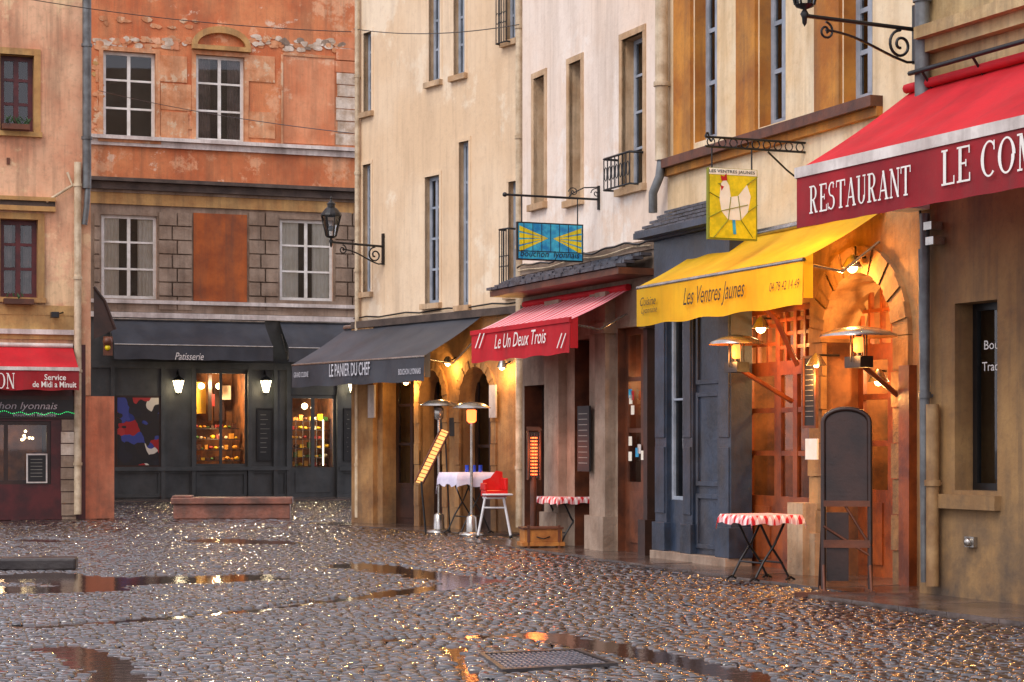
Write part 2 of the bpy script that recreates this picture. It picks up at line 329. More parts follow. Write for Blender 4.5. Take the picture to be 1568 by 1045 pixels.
def serif_text(s,fr,w,x0,x1,yc,hpx,m,parent):
    P=Part('lettering');polys=[];x=0
    for ch in s:
        S,W=serif(ch)
        for k,q in enumerate(S): polys.append(([(a+x,b) for a,b in q],k))
        x+=W+.07
    ua=fr.hit(x0,yc,w)[0]; ub=fr.hit(x1,yc,w)[0]; _,vc,t=fr.hit((x0+x1)/2,yc,w); hh=hpx/F*t
    for q,k in polys: P.poly([fr.pt(ua+(ub-ua)*a/x,vc-hh/2+hh*b,w+.0004*k) for a,b in q],m)
    P.done(parent)
def light(parent,loc,W,col=(1,.55,.2),r=.06,name='bulb_light'):
    l=bpy.data.lights.new(name,'POINT'); l.energy=W; l.color=col; l.shadow_soft_size=r
    o=bpy.data.objects.new(name,l); link(o); o.location=Vector(loc)-Vector(parent.location); o.parent=parent
# ---------------- walls
WF=wallfr(9000,-.0098,60); WL=wallfr(9000,-.01295,-120)
WM=wallfr(-1330,.064,545); WW=wallfr(-480,.11563,800); WB=wallfr(-400,.1221,1022); WR=wallfr(-600,.1155,1408)
def U(fr,px,w=0.): return fr.hit(px,0,w)[0]
def Vv(fr,px,py,w=0.): return fr.hit(px,py,w)[1]
def winstd(W,fr,r,cols=2,rows=3,fm='frame',t=.07,curt=None,ws=-.2,sur=None,st=.14,pr=.03,gap=.3,rv=None,sill=None,stop=True):
    o=fr.rect(*r)
    reveal(W['r'],fr,o,.55,rv or W['rm'],M['dark'])
    joinery(W['j'],fr,o,ws,cols,rows,t,M[fm],M['glass'])
    if curt:
        u0,u1,v0,v1=o; c=(u0+u1)/2; g=(u1-u0)*gap/2
        curtain(W['j'],fr,u0+.03,c-g,v0,v1,ws-.09,M[curt]); curtain(W['j'],fr,c+g,u1-.03,v0,v1,ws-.09,M[curt])
    if sur: surround(W['t'],fr,o,st,pr,M[sur],sill and M[sill],stop)
    return o
def mk(rm): return dict(r=Part('window_reveals'),j=Part('windows'),t=Part('trim'),w=Part('walls'),rm=rm)
def pipe(P,fr,px,v0,v1,r,m,w=.1):
    u=U(fr,px,w); P.tube([fr.pt(u,v0,w),fr.pt(u,v1,w)],r,m,10)
    v=v0+1.
    while v<v1: P.tube([fr.pt(u,v,w),fr.pt(u,v+.06,w)],r*1.25,m,10); P.box(fr,u-.02,u+.02,v+.01,v+.04,0,w,m); v+=1.9
def rail(P,fr,u0,u1,v0,v1,w,m):
    P.tube([fr.pt(u0,v1,0),fr.pt(u0,v1,w),fr.pt(u1,v1,w),fr.pt(u1,v1,0)],.018,m,5); P.tube([fr.pt(u0,v0,0),fr.pt(u0,v0,w),fr.pt(u1,v0,w),fr.pt(u1,v0,0)],.015,m,5)
    n=max(4,int((u1-u0)/.11))
    for i in range(n+1):
        u=u0+(u1-u0)*i/n; P.tube([fr.pt(u,v0,w),fr.pt(u,v1,w)],.009,m,4)
        if i<n:
            uc=u+(u1-u0)/n/2; P.tube([fr.pt(uc+.04*math.cos(a),(v0+v1)/2+.1*math.sin(a),w) for a in [k*math.pi/4 for k in range(9)]],.007,m,4)
    for wv in (w*.5,): P.tube([fr.pt(u0,v0,wv),fr.pt(u0,v1,wv)],.009,m,4)
# ===== FAR BUILDING
g=grp('ochre_shop_building',WF.pt(8,0)); W=mk(M['blocks']); ua,ub=0,U(WF,720)
vl=Vv(WF,340,490); vt=16.
S2=WF.rect(297,568,380,715); S3=WF.rect(443,605,516,762)
w1=winstd(W,WF,(158,80,238,214),2,3,'frame',.09,None,sur='blocks',st=.12,ws=-.12); w2=winstd(W,WF,(300,86,374,217),2,3,'frame',.09,'dcurt',sur='blocks',st=.12,gap=.35,ws=-.12)
w3=winstd(W,WF,(155,330,240,458),2,3,'frame',.09,'curt',sur='greystone',st=.06,gap=.34,ws=-.07); w4=winstd(W,WF,(428,337,510,461),2,3,'frame',.09,'curt',sur='greystone',st=.06,gap=.26,ws=-.07)
vc=Vv(WF,340,300)
wall_grid(W['w'],WF,ua,ub,vc,vt,[w1,w2],M['orange']); wall_grid(W['w'],WF,ua,ub,vl,vc,[w3,w4],M['greystone']); wall_grid(W['w'],WF,ua,ub,0,vl,[S2,S3],M['chargrey'])
volume(W['w'],WF,ua,ub,vt,9,M['orange'])
T=W['t']
def band(P,fr,u0,u1,py,h,w,m,px=340): v=Vv(fr,px,py); P.box(fr,u0,u1,v-h,v,-.05,w,m)
band(T,WF,ua,ub,217,.10,.18,M['ledge']);band(T,WF,ua,ub,223,.16,.08,M['ledge']);band(T,WF,ua,ub,281,.10,.3,M['greydark']);band(T,WF,ua,ub,287,.2,.18,M['greydark']);band(T,WF,ua,ub,298,.08,.08,M['greystone'])
band(T,WF,ua,ub,302,.32,.05,M['tan']);band(T,WF,ua,ub,463,.1,.12,M['ledge']);band(T,WF,ua,ub,469,.22,.05,M['greystone']);band(T,WF,ua,ub,482,.14,.14,M['ledge'])
o=WF.rect(296,328,378,462);T.box(WF,*o[:4],-.02,.03,M['orangepan'])
o=WF.rect(433,88,512,221);T.box(WF,*o[:4],-.02,.025,M['salmonpan'])
for (a,b,c,d) in ((433,84,512,88),(430,84,433,222)): 
    o=WF.rect(a,b,c,d);T.box(WF,*o[:4],-.02,.05,M['blocks'])
for (a,b) in ((143,153),(242,294),(380,426),(512,560)):
    y=326
    while y<460:
        o=WF.rect(a,y,b,y+20); xs=[o[0]]+([ (o[0]*.45+o[1]*.55) if (y//21)%2 else (o[0]*.6+o[1]*.4)] if b-a>20 else [])+[o[1]]
        for i in range(len(xs)-1):T.box(WF,xs[i]+.02,xs[i+1]-.02,o[2],o[3]-.01,-.02,.07+random.random()*.03,M['greystone'])
        y+=21.5
for (a,b) in ((241,296),(377,428),(146,156)):
    y=86
    while y<212:
        o=WF.rect(a+2+random.random()*4,y,b-2-random.random()*8,y+40); 
        if random.random()<.85: T.box(WF,*o[:4],-.02,.015+random.random()*.02,M['blocks'])
        y+=43
y=58
while y<214:
    o=WF.rect(513+random.random()*4,y,560,y+17);T.box(WF,*o[:4],-.02,.02+random.random()*.03,M['whiteblk'] if y>95 else M['salmonpan']); y+=18.5
random.seed(4)
def rub(x0,x1,yc,n,ms,sp=8):
    for i in range(n):
        x=random.uniform(x0,x1); y=yc+random.uniform(-sp,sp); cw,ch=random.uniform(4,9),random.uniform(2.5,5)
        pts=[]
        for k in range(8):
            a=2*math.pi*k/8; r=random.uniform(.75,1.1); pts.append((U(WF,x+cw*r*math.cos(a)),Vv(WF,x,y+ch*r*math.sin(a))))
        pr=.012+random.random()*.02;m=random.choice(ms); T.poly([WF.pt(a,b,pr) for a,b in pts],m)
        for (a,b) in zip(pts,pts[1:]+pts[:1]): T.poly([WF.pt(*a,pr),WF.pt(*b,pr),WF.pt(*b,0),WF.pt(*a,0)],m)
rub(430,538,70,70,[M['whiteblk'],M['blocks'],M['whiteblk'],M['greystone']]);rub(146,290,66,80,[M['blocks'],M['whiteblk'],M['salmonpan'],M['blocks']]);rub(385,432,64,24,[M['blocks'],M['whiteblk']]);rub(150,300,36,12,[M['blocks']])
rub(144,156,150,16,[M['blocks'],M['tan']],60);rub(243,290,200,8,[M['blocks'],M['tan']],12)
pu0=U(WF,293);pu1=U(WF,383);v0=Vv(WF,338,72);v1=Vv(WF,338,42)
A=arc(pu0,pu1,v0,v1);B=arc(pu0+.15,pu1-.15,v0,v1-.18)
for i in range(len(A)-1):
    T.poly([WF.pt(*A[i],.14),WF.pt(*A[i+1],.14),WF.pt(*B[i+1],.14),WF.pt(*B[i],.14)],M['tan']);T.poly([WF.pt(*A[i],.14),WF.pt(*A[i+1],.14),WF.pt(*A[i+1],0),WF.pt(*A[i],0)],M['tan']);T.poly([WF.pt(*B[i],.14),WF.pt(*B[i+1],.14),WF.pt(*B[i+1],0),WF.pt(*B[i],0)],M['tan'])
T.box(WF,pu0,pu1,v0-.12,v0,-.02,.16,M['tan'])
J=W['j']; reveal(W['r'],WF,S2,2.2,M['room'],M['room']); reveal(W['r'],WF,S3,2.2,M['room'],M['room'])
joinery(J,WF,S2,-.05,2,1,.08,M['chargrey'],M['glassb']); joinery(J,WF,S3,-.05,2,1,.1,M['chargrey'],M['glassb'],solid=.75)
for (a,b,c,d) in ((175,720,247,762),(252,720,296,762),(300,722,378,762),(384,720,440,762),(520,720,560,762)):
    o=WF.rect(a,b,c,d);joinery(T,WF,o,.05,1,1,.09,M['chargrey'],dep=.06)
for x in (172,249,296,382,421,441,518):
    o=WF.rect(x-3,560,x+3,765);T.box(WF,*o[:4],-.02,.1,M['chargrey'])
for (a,b) in ((140,442),(518,560)):
    o=WF.rect(a,715,b,721);T.box(WF,*o[:4],-.02,.13,M['chargrey'])
o=WF.rect(140,556,560,566);T.box(WF,*o[:4],-.02,.09,M['chargrey'])
for (a,b) in ((393,418),(526,541)):
    o=WF.rect(a,625,b,706);joinery(T,WF,o,.06,1,1,.04,M['black'],dep=.05);T.box(WF,o[0]+.04,o[1]-.04,o[2],o[3],0,.03,M['board'])
    for i in range(9): T.box(WF,o[0]+.1,o[1]-.1-random.random()*.12,o[3]-.2-i*.13,o[3]-.19-i*.13,.03,.033,M['chalk'])
random.seed(11)
cols=[pm('pastry_%d'%i,c,rough=.5) for i,c in enumerate([C(220,150,50),C(150,30,20),C(235,220,190),C(80,40,18),C(240,190,40),C(60,110,40)])]
I=Part('pastry_display')
for rr,(S,n,dz) in enumerate(((S2,4,.3),(S3,6,.26))):
    for k in range(n):
        v=S[2]+.15+k*dz+(0 if rr==0 else .7); w=-.35-k*.12 if rr==0 else -.5
        I.box(WF,S[0]+.1,S[1]-.1,v,v+.03,w-.3,w,M['darkw'])
        u=S[0]+.15
        while u<S[1]-.2:
            s=.06+random.random()*.09; 
            if random.random()<.5: I.ball(WF.pt(u+s/2,v+.03+s*.4,w-.12),s*.6,random.choice(cols),8,.7)
            else: I.box(WF,u,u+s,v+.03,v+.03+s*(.5+random.random()),w-.2,w-.05,random.choice(cols))
            u+=s+.03
for (u,v,w_,h_,k,mm) in ((.3,1.5,.35,.9,-1.6,cols[4]),(.95,1.3,.3,1.,-1.9,cols[3]),(.1,1.6,.18,.8,-1.2,M['darkw']),(1.1,1.9,.25,.4,-1.5,cols[2]),(.7,1.7,.14,.35,-1.3,cols[1]),(.05,2.2,.3,.25,-1.4,cols[5]),(.62,1.3,.1,1.3,-1.1,M['darkw'])): I.box(WF,S2[0]+u,S2[0]+u+w_,S2[2]+v,S2[2]+v+h_,k-.1,k,mm)
for u in (.4,.9): I.ball(WF.pt(S2[0]+u,S2[3]-.4,-1.),.09,M['bulb'])
for j in range(5): I.tube([WF.pt(S3[0]+.3+j*.2,S3[2]+.9,-.45),WF.pt(S3[0]+.3+j*.2,S3[3]-.6,-.45)],.01,M['steel'],5)
I.tube([WF.pt(S3[1]-.3,S3[2]+.9,-.4),WF.pt(S3[1]-.3,S3[3]-.7,-.4)],.02,M['bulbw'],6)
I.ball(WF.pt((S3[0]+S3[1])/2,S3[3]-.3,-1),.09,M['bulb']); I.done(g)
light(g,WF.pt((S2[0]+S2[1])/2,S2[3]-.35,-.6),120,(1,.72,.4)); light(g,WF.pt((S3[0]+S3[1])/2,S3[3]-.35,-.25),80,(1,.8,.52)); light(g,WF.pt((S2[0]+S2[1])/2,S2[2]+.9,-.2),22,(1,.66,.32))
for p in W.values():
    if isinstance(p,Part): p.done(g)
g=grp('painted_mural',WF.pt(U(WF,210),2)); P=Part('panel');o=WF.rect(176,606,246,716);P.box(WF,*o[:4],0,.04,M['darkw']);P.box(WF,o[0]+.06,o[1]-.06,o[2]+.06,o[3]-.06,.03,.05,M['art']);P.done(g)
# ---------------- awnings
def awning(name,fr,w,xl,xr,yf,val,ywall,xwall,mroof,mval,edge=None,sag=.02,side=True):
    u0=U(fr,xl,w);u1=U(fr,xr,w); vf=Vv(fr,xr,yf,w); vw=Vv(fr,xwall,ywall,0)
    g=grp(name,fr.pt((u0+u1)/2,vf,w)); P=Part('canvas'); n=10; m=36
    rows=[]
    for i in range(n+1):
        s=i/n; rows.append([fr.pt(u0+(u1-u0)*j/m,vw+(vf-vw)*s-sag*math.sin(math.pi*s)*(1+.6*math.sin(j*.8+.4*math.sin(j*.31))),.03+(w-.03)*s) for j in range(m+1)])
    P.grid(rows,mroof)
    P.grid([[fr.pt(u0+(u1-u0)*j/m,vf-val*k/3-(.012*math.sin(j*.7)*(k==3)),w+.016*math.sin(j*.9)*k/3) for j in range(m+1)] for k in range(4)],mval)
    if side:
        for u in (u0,u1): P.poly([fr.pt(u,vf,w),fr.pt(u,vf-val*.85,w),fr.pt(u,vf-val*.85,w-.12),fr.pt(u,vf+.1*(vw-vf),w-.12)],mval)
    P.done(g)
    P=Part('frame'); P.tube([fr.pt(u0,vf-.01,w-.01),fr.pt(u1,vf-.01,w-.01)],.025,edge or M['steel'],6)
    P.tube([fr.pt(u0,vw+.02,.06),fr.pt(u1,vw+.02,.06)],.05,edge or M['steel'],8)
    if edge: P.box(fr,u0-.01,u1+.01,vf-.03,vf+.04,w-.02,w+.02,edge)
    for uu in (u0+.06,u1-.06):
        P.tube([fr.pt(uu,vf-.05,w-.05),fr.pt(uu,vf-.12,w*.5),fr.pt(uu,vw-.35,.05)],.018,M['steel'],6)
    P.done(g); return g,u0,u1,vf,vw
a,*_=awning('pastry_shop_awning',WF,1.1,175,418,531,.40,493,340,M['graw'],M['graw'],sag=.03); text_px('Patisserie',WF,1.125,268,312,546,11,M['txt'],a,.3)
awning('pastry_shop_awning',WF,1.1,442,600,535,.40,495,500,M['graw'],M['graw'],sag=.03)
def walllantern(fr,px,py):
    u,v,_=fr.hit(px,py,.2); g=grp('shop_lantern',fr.pt(u,v,.2)); P=Part('lantern_frame'); c=fr.pt(u,v,.22)
    P.lathe(c,[(.0,.3),(.04,.26),(.17,.17),(.18,.15)],M['black'],6,False); P.lathe(c,[(.0,-.24),(.07,-.23),(.08,-.2)],M['black'],6,False)
    for j in range(6):
        a=2*math.pi*j/6;P.tube([(c[0]+.08*math.cos(a),c[1]+.08*math.sin(a),c[2]-.2),(c[0]+.17*math.cos(a),c[1]+.17*math.sin(a),c[2]+.15)],.014,M['black'],4)
    P.tube([fr.pt(u,v+.3,.22),fr.pt(u,v+.42,.1),fr.pt(u,v+.3,0)],.02,M['black'],6);P.done(g)
    P=Part('lit_glass');P.lathe(c,[(.07,-.19),(.155,.14)],M['bulbw'],6,False);P.done(g); light(g,fr.pt(u,v-.1,.55),16,(1,.8,.5),.15)
for x in (273,407,540): walllantern(WF,x,591)
# ===== LEFT BUILDING
g=grp('peach_restaurant_building',WL.pt(2,0)); W=mk(M['tan']); ub=U(WL,139); 
w1=winstd(W,WL,(0,84,52,202),2,3,'redframe',.1,None,sur='tan',st=.13); w2=winstd(W,WL,(0,336,58,456),2,3,'redframe',.1,'dcurt',sur='tan',st=.13)
vl=Vv(WL,60,527); S=WL.rect(-60,645,78,742)
wall_grid(W['w'],WL,0,ub,vl,15,[w1,w2],M['peach']); wall_grid(W['w'],WL,0,U(WL,131),0,vl,[S],M['maroon']); volume(W['w'],WL,0,U(WL,131),15,9,M['peach'])
wall_grid(W['w'],WL,U(WL,131),ub,Vv(WL,135,606),vl,[],M['peach'])
W['w'].box(WL,U(WL,131),U(WL,175),0,Vv(WL,150,607),-3,-.01,M['buttress']);W['w'].poly([WL.pt(ub,Vv(WL,135,607),0),WL.pt(ub,15,0),WL.pt(ub,15,-9),WL.pt(ub,Vv(WL,135,607),-9)],M['peach'])
T=W['t']; reveal(W['r'],WL,S,1.6,M['dark'],M['room']); joinery(W['j'],WL,S,-.05,2,1,.08,M['darkw'],M['glass'])
for py,h,w_,m in ((303,.08,.14,'tan'),(309,.16,.07,'greydark'),(317,.1,.12,'tan'),(468,.2,.05,'tan'),(505,.1,.1,'ledge')): band(T,WL,0,U(WL,118 if py>400 else 84),py,h,w_,M[m],60)
T.box(WL,0,U(WL,118),Vv(WL,60,520),Vv(WL,60,472),0,.04,M['tan'])
for (x0,x1,yy) in ((2,44,200),(4,50,466)):
    T.box(WL,U(WL,x0),U(WL,x1),Vv(WL,30,yy+1),Vv(WL,30,yy-7),.08,.26,M['brownw'])
    for k in range(26):
        c=WL.pt(random.uniform(U(WL,x0),U(WL,x1)),Vv(WL,30,yy-9)+random.uniform(-.03,.07),random.uniform(.1,.24)); a_=random.random()*6
        if yy<300 or k<5: T.tube([c,(c[0]+.06*math.cos(a_),c[1]+.03*math.sin(a_),c[2]+.09)],.022,M['leaf'],4,.004)
o=WL.rect(-60,606,116,641);T.box(WL,*o[:4],0,.08,M['darkw'])
y=643
while y<792:
    o=WL.rect(92+random.random()*3,y,116,y+17);T.box(WL,o[0],o[1],o[2],o[3],0,.05+random.random()*.03,M['whiteblk'] if random.random()<.5 else M['greystone']);y+=18.5
o=WL.rect(40,695,72,740);T.box(WL,*o[:4],.02,.05,M['ledge']);T.box(WL,o[0]+.03,o[1]-.03,o[2]+.03,o[3]-.03,.04,.056,M['board'])
for i in range(6): T.box(WL,o[0]+.08,o[1]-.1,o[3]-.12-i*.07,o[3]-.11-i*.07,.056,.058,M['chalk'])
for k in range(7): W['j'].ball(WL.pt(random.uniform(S[0]+1.5,S[1]-.5),random.uniform(S[2]+.9,S[3]-.2),-random.uniform(.4,1.3)),.028,M['bulb'],6)
for k in range(8):
    u=random.uniform(S[0]+2,S[1]-.4);h=random.uniform(.3,.9);W['j'].box(WL,u,u+.3,S[2],S[2]+h,-1.2,-.7,random.choice([M['darkw'],M['maroon'],M['brownw']]))
for i in range(40):
    t_=i/39; T.ball(WL.pt(U(WL,0)+(U(WL,118)-U(WL,0))*t_,Vv(WL,60,631)+.02*math.sin(i*.8)-.04*math.sin(t_*3.1),.12),.009,M['green'],5)
light(g,WL.pt(S[1]-.9,S[3]-.3,-.8),7,(1,.6,.3))
pipe(T,WL,133,Vv(WL,133,290),15,.09,M['pipe'],.12);pipe(T,WL,119,.1,Vv(WL,119,250),.075,M['cpipe'],.12)
T.tube([WL.pt(U(WL,133),Vv(WL,133,290),.12),WL.pt(U(WL,131),Vv(WL,131,320),.14),WL.pt(U(WL,128),Vv(WL,125,345),.1)],.06,M['pipe'],8)
T.tube([WL.pt(U(WL,102),Vv(WL,102,265),.1),WL.pt(U(WL,110),Vv(WL,110,285),.1),WL.pt(U(WL,70),Vv(WL,70,310),.1)],.03,M['cpipe'],8)
T.box(WL,U(WL,10),U(WL,15),Vv(WL,12,252),Vv(WL,12,242),0,.03,M['brownw'])
for p in W.values():
    if isinstance(p,Part): p.done(g)
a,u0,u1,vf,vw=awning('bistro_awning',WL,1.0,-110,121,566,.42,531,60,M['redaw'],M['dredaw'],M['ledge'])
text_px('Service',WL,1.03,68,101,578,9,M['txt'],a,0,.01)
text_px('de Midi a Minuit',WL,1.03,50,117,589,9,M['txt'],a,0,.01);serif_text('BOUCHON',WL,1.03,-76,24,583,24,M['txt'],a)
g=grp('bistro_fascia_sign',WL.pt(U(WL,50),Vv(WL,50,620)));P=Part('plate');o=WL.rect(-60,612,112,638,.1);P.box(WL,*o[:4],.085,.11,M['black']);P.done(g);text_px('un bouchon lyonnais',WL,.115,-60,88,623,14,M['txtg'],g,.25);text_px('bouchon labellise',WL,.116,20,86,635,6,M['txtg'],g,.1)
g=grp('folded_awning_with_sign',WL.pt(U(WL,158),Vv(WL,158,500),.1));P=Part('awning_and_sign')  # dark folded awning seen from the side, with a small sign hung on it
c=(U(WL,163),Vv(WL,163,525)); 
P.poly([WL.pt(U(WL,143),Vv(WL,143,440),.05),WL.pt(U(WL,160),Vv(WL,160,462),.05),WL.pt(U(WL,175),Vv(WL,175,505),.05),WL.pt(U(WL,143),Vv(WL,143,520),.05)],M['darkw'])
P.tube([WL.pt(U(WL,143),Vv(WL,143,440),.08),WL.pt(U(WL,160),Vv(WL,160,462),.08),WL.pt(U(WL,176),Vv(WL,176,505),.08)],.03,M['darkw'],6)
P.box(WL,U(WL,157),U(WL,171),Vv(WL,163,545),Vv(WL,163,516),.1,.14,M['brownw']);P.ball(WL.pt(c[0],c[1]+.02,.16),.10,M['brownw'],10);P.ball(WL.pt(c[0],c[1]-.11,.16),.06,M['yel'],10);P.done(g)
g=grp('floodlight',WL.pt(U(WL,85),Vv(WL,85,483),.2));P=Part('body');P.box(WL,U(WL,76),U(WL,88),Vv(WL,82,488),Vv(WL,82,479),.1,.3,M['black']);P.tube([WL.pt(U(WL,88),Vv(WL,88,482),.2),WL.pt(U(WL,98),Vv(WL,98,478),0)],.02,M['black'],5);P.done(g,.01)
# ===== MID BUILDING
g=grp('cream_apartment_building',WM.pt(3,0)); W=mk(M['sand']); ub=U(WM,806)
kw=dict(fm='bframe',t=.07,ws=-.10,sur='cream',st=.07,pr=.012,sill='sand')
ops=[winstd(W,WM,r,2,4,**kw) for r in ((651,270,673,465),(703,217,718,468),(556,252,568,448),(557,50,569,172),(657,-60,674,125),(695,-60,712,115))]
ops+= [winstd(W,WM,(779,278,792,450),2,4,**kw),winstd(W,WM,(774,-80,790,62),2,4,**kw)]
vl=Vv(WM,670,488)
A1=WM.rect(644,566,680,790);A2=WM.rect(706,562,754,790);D0=WM.rect(586,560,634,790)
A1=(A1[0],A1[1],0,A1[3]);A2=(A2[0],A2[1],0,A2[3]);D0=(D0[0],D0[1],0,D0[3])
wall_grid(W['w'],WM,0,ub,vl,15,ops,M['cream']); wall_grid(W['w'],WM,0,ub,0,vl,[A1,A2,D0],M['lowstone']); volume(W['w'],WM,0,ub,15,8,M['cream'])
for q in (A1,A2): reveal(W['r'],WM,q,1.,M['lowstone'],M['dark']); archfill(W['w'],WM,q[0],q[1],q[3]-.6,q[3],.5,M['lowstone']); archring(W['t'],WM,q[0],q[1],q[3]-.6,q[3],.16,.05,M['lowstone'])
reveal(W['r'],WM,D0,.8,M['lowstone'],M['dark'])
for q in (A1,A2,D0): joinery(W['j'],WM,q,-.3,2,3,.09,M['darkw'],M['glass'],solid=.7)
T=W['t'];T.box(WM,0,ub,vl-.05,vl+.08,0,.12,M['greydark'])
T.box(WM,0,U(WM,578),0,vl-.06,0,.1,M['lowstone'])
pipe(T,WM,795,.1,15,.065,M['cpipe'],.1);pipe(T,WM,547,.1,15,.05,M['cpipe'],.08)
rail(T,WM,U(WM,776),U(WM,790),Vv(WM,783,450),Vv(WM,783,352),.16,M['black']);rail(T,WM,U(WM,771),U(WM,787),Vv(WM,783,66),Vv(WM,783,-10),.16,M['black'])
T.tube([WM.pt(ub*i/12,vl+.15+.02*math.sin(i*2.1),.05) for i in range(13)],.015,M['black'],4)
for (x,y0) in ((577,500),(763,500)): 
    o=WM.rect(x-5,y0+90,x+5,y0+140);T.box(WM,*o[:4],.1,.13,M['ledge'])
for (x,y) in ((680,640),(694,640),(640,690)):
    o=WM.rect(x-4,y,x+4,y+28);T.box(WM,*o[:4],.0,.03,M['board'])
for p in W.values():
    if isinstance(p,Part): p.done(g)
for px,py in ((626,585),(690,556),(773,562)):
    u,v,_=WM.hit(px,py,.12); g2=grp('awning_wall_lamp',WM.pt(u,v,.12)); P=Part('lamp');c=WM.pt(u,v,.18)
    P.lathe(c,[(.02,.12),(.05,.1),(.09,-.02)],M['steel'],12);P.tube([WM.pt(u,v+.1,0),c],.015,M['black'],5);P.ball((c[0],c[1],c[2]-.01),.05,M['bulb'],8);P.done(g2)
    light(g2,WM.pt(u,v-.12,.22),30,(1,.55,.16),.04)
a,*_=awning('butcher_restaurant_awning',WM,1.25,447,650,545,.44,492,660,M['graw'],M['graw'],sag=.03)
text_px('LE PANIER DU CHEF',WM,1.28,504,566,566,20,M['txtg'],a,0,.01);text_px('BOUCHON LYONNAIS',WM,1.28,610,644,569,9,M['txtg'],a,0,.01);text_px('GRAND CUISINE',WM,1.28,450,472,574,8,M['txtg'],a)
# ===== WHITE BUILDING
g=grp('white_apartment_building',WW.pt(2,0)); W=mk(M['sand']); ub=U(WW,1022)
kw=dict(fm='bframe',t=.06,ws=-.18,sur='sand',st=.09,pr=.015)
ops=[winstd(W,WW,r,2,4,**kw) for r in ((818,118,834,312),(872,95,890,306),(953,55,985,286))]
vl=Vv(WW,900,402)
D1=WW.rect(880,520,908,850);D2=WW.rect(946,500,1000,850);D3=WW.rect(803,590,842,850);D1,D2,D3=[(q[0],q[1],0.,q[3]) for q in (D1,D2,D3)]
wall_grid(W['w'],WW,0,ub,vl,15,ops,M['white']); wall_grid(W['w'],WW,0,ub,0,vl,[D1,D2,D3],M['greystone']); volume(W['w'],WW,0,ub,15,8,M['white'])
for q in (D1,D2,D3): reveal(W['r'],WW,q,.9,M['brownw'],M['dark'])
joinery(W['j'],WW,D2,-.12,2,3,.1,M['brownw'],M['glass'],solid=.9);joinery(W['j'],WW,D1,-.3,1,3,.08,M['darkw'],M['glass'],solid=.9);joinery(W['j'],WW,D3,-.3,2,3,.08,M['darkw'],M['glass'],solid=.9)
T=W['t']
for (x0,x1,wd,m) in ((846,868,.14,'greystone'),(912,922,.1,'greystone'),(926,942,.16,'greystone'),(1000,1006,.15,'darkw')):
    o=WW.rect(x0,560,x1,850);T.box(WW,o[0],o[1],0,vl-.5,0,wd,M[m]);T.box(WW,o[0]-.05,o[1]+.05,0,.5,0,wd+.06,M[m]);T.box(WW,o[0]-.05,o[1]+.05,vl-1.1,vl-.95,0,wd+.05,M[m])
o=WW.rect(903,622,921,722);T.box(WW,*o[:4],.17,.2,M['board']);
for i in range(10): T.box(WW,o[0]+.04,o[1]-.06,o[3]-.12-i*.08,o[3]-.11-i*.08,.2,.203,M['chalk'])
for k in range(10):
    u=random.uniform(D2[0]+.15,D2[1]-.25);v=random.uniform(1.2,2.2);T.box(WW,u,u+.1,v,v+.13,-.085,-.08,random.choice([M['ledge'],M['rd'],M['sblue'],M['wh']]))
random.seed(3)
u0,u1=U(WW,800),U(WW,1003); va=Vv(WW,900,402)
for r_ in range(4):
    u=u0-.1*random.random()
    while u<u1:
        s=.22; w0=.05+r_*.13; v=va-.02-r_*.055
        T.box(WW,u,min(u+s-.01,u1),v-.075,v-.04+random.random()*.02,w0,w0+.15+.03*random.random(),M['slate']); u+=s
T.box(WW,u0,u1,va-.36,va-.27,0,.56,M['brownw']);T.box(WW,u0,u1,va,va+.14,0,.04,M['greystone'])
T.tube([WW.pt(u0+(u1-u0)*i/30,va+.12+.015*math.sin(i*1.3)+.02*math.sin(i*.6),.09) for i in range(31)],.016,M['black'],4)
T.tube([WW.pt(u0+(u1-u0)*i/30,va+.05+.02*math.sin(i*.5+1),.07) for i in range(31)],.012,M['cpipe'],4)
pipe(T,WW,1013,Vv(WW,1013,250),15,.09,M['cpipe'],.12)
T.tube([WW.pt(U(WW,1013,.12),Vv(WW,1013,250),.12),WW.pt(U(WW,1014,.12),Vv(WW,1014,275),.16),WW.pt(U(WW,1008,.12),Vv(WW,1008,300),.2),WW.pt(U(WW,1008,.12),Vv(WW,1008,330),.2)],.06,M['pipe'],8)
rail(T,WW,U(WW,946,0),U(WW,986),Vv(WW,965,288),Vv(WW,965,240),.22,M['black'])
for p in W.values():
    if isinstance(p,Part): p.done(g)
light(g,WW.pt(U(WW,962),2.4,-.4),12,(1,.5,.2))
st=stripes(WW,'striped_canvas',C(220,64,80),C(240,180,182),.17,.45)
a,*_=awning('cafe_awning',WW,.96,722,873,490,.46,447,940,st,M['redaw'],M['redaw'])
text_px('Le Un Deux Trois',WW,.99,757,836,519,22,M['txt'],a,.35,.0)
for x0 in (727,852):
    for k in range(2): text_px('/',WW,.99,x0+k*6,x0+9+k*6,522,22,M['txt'],a,.2)
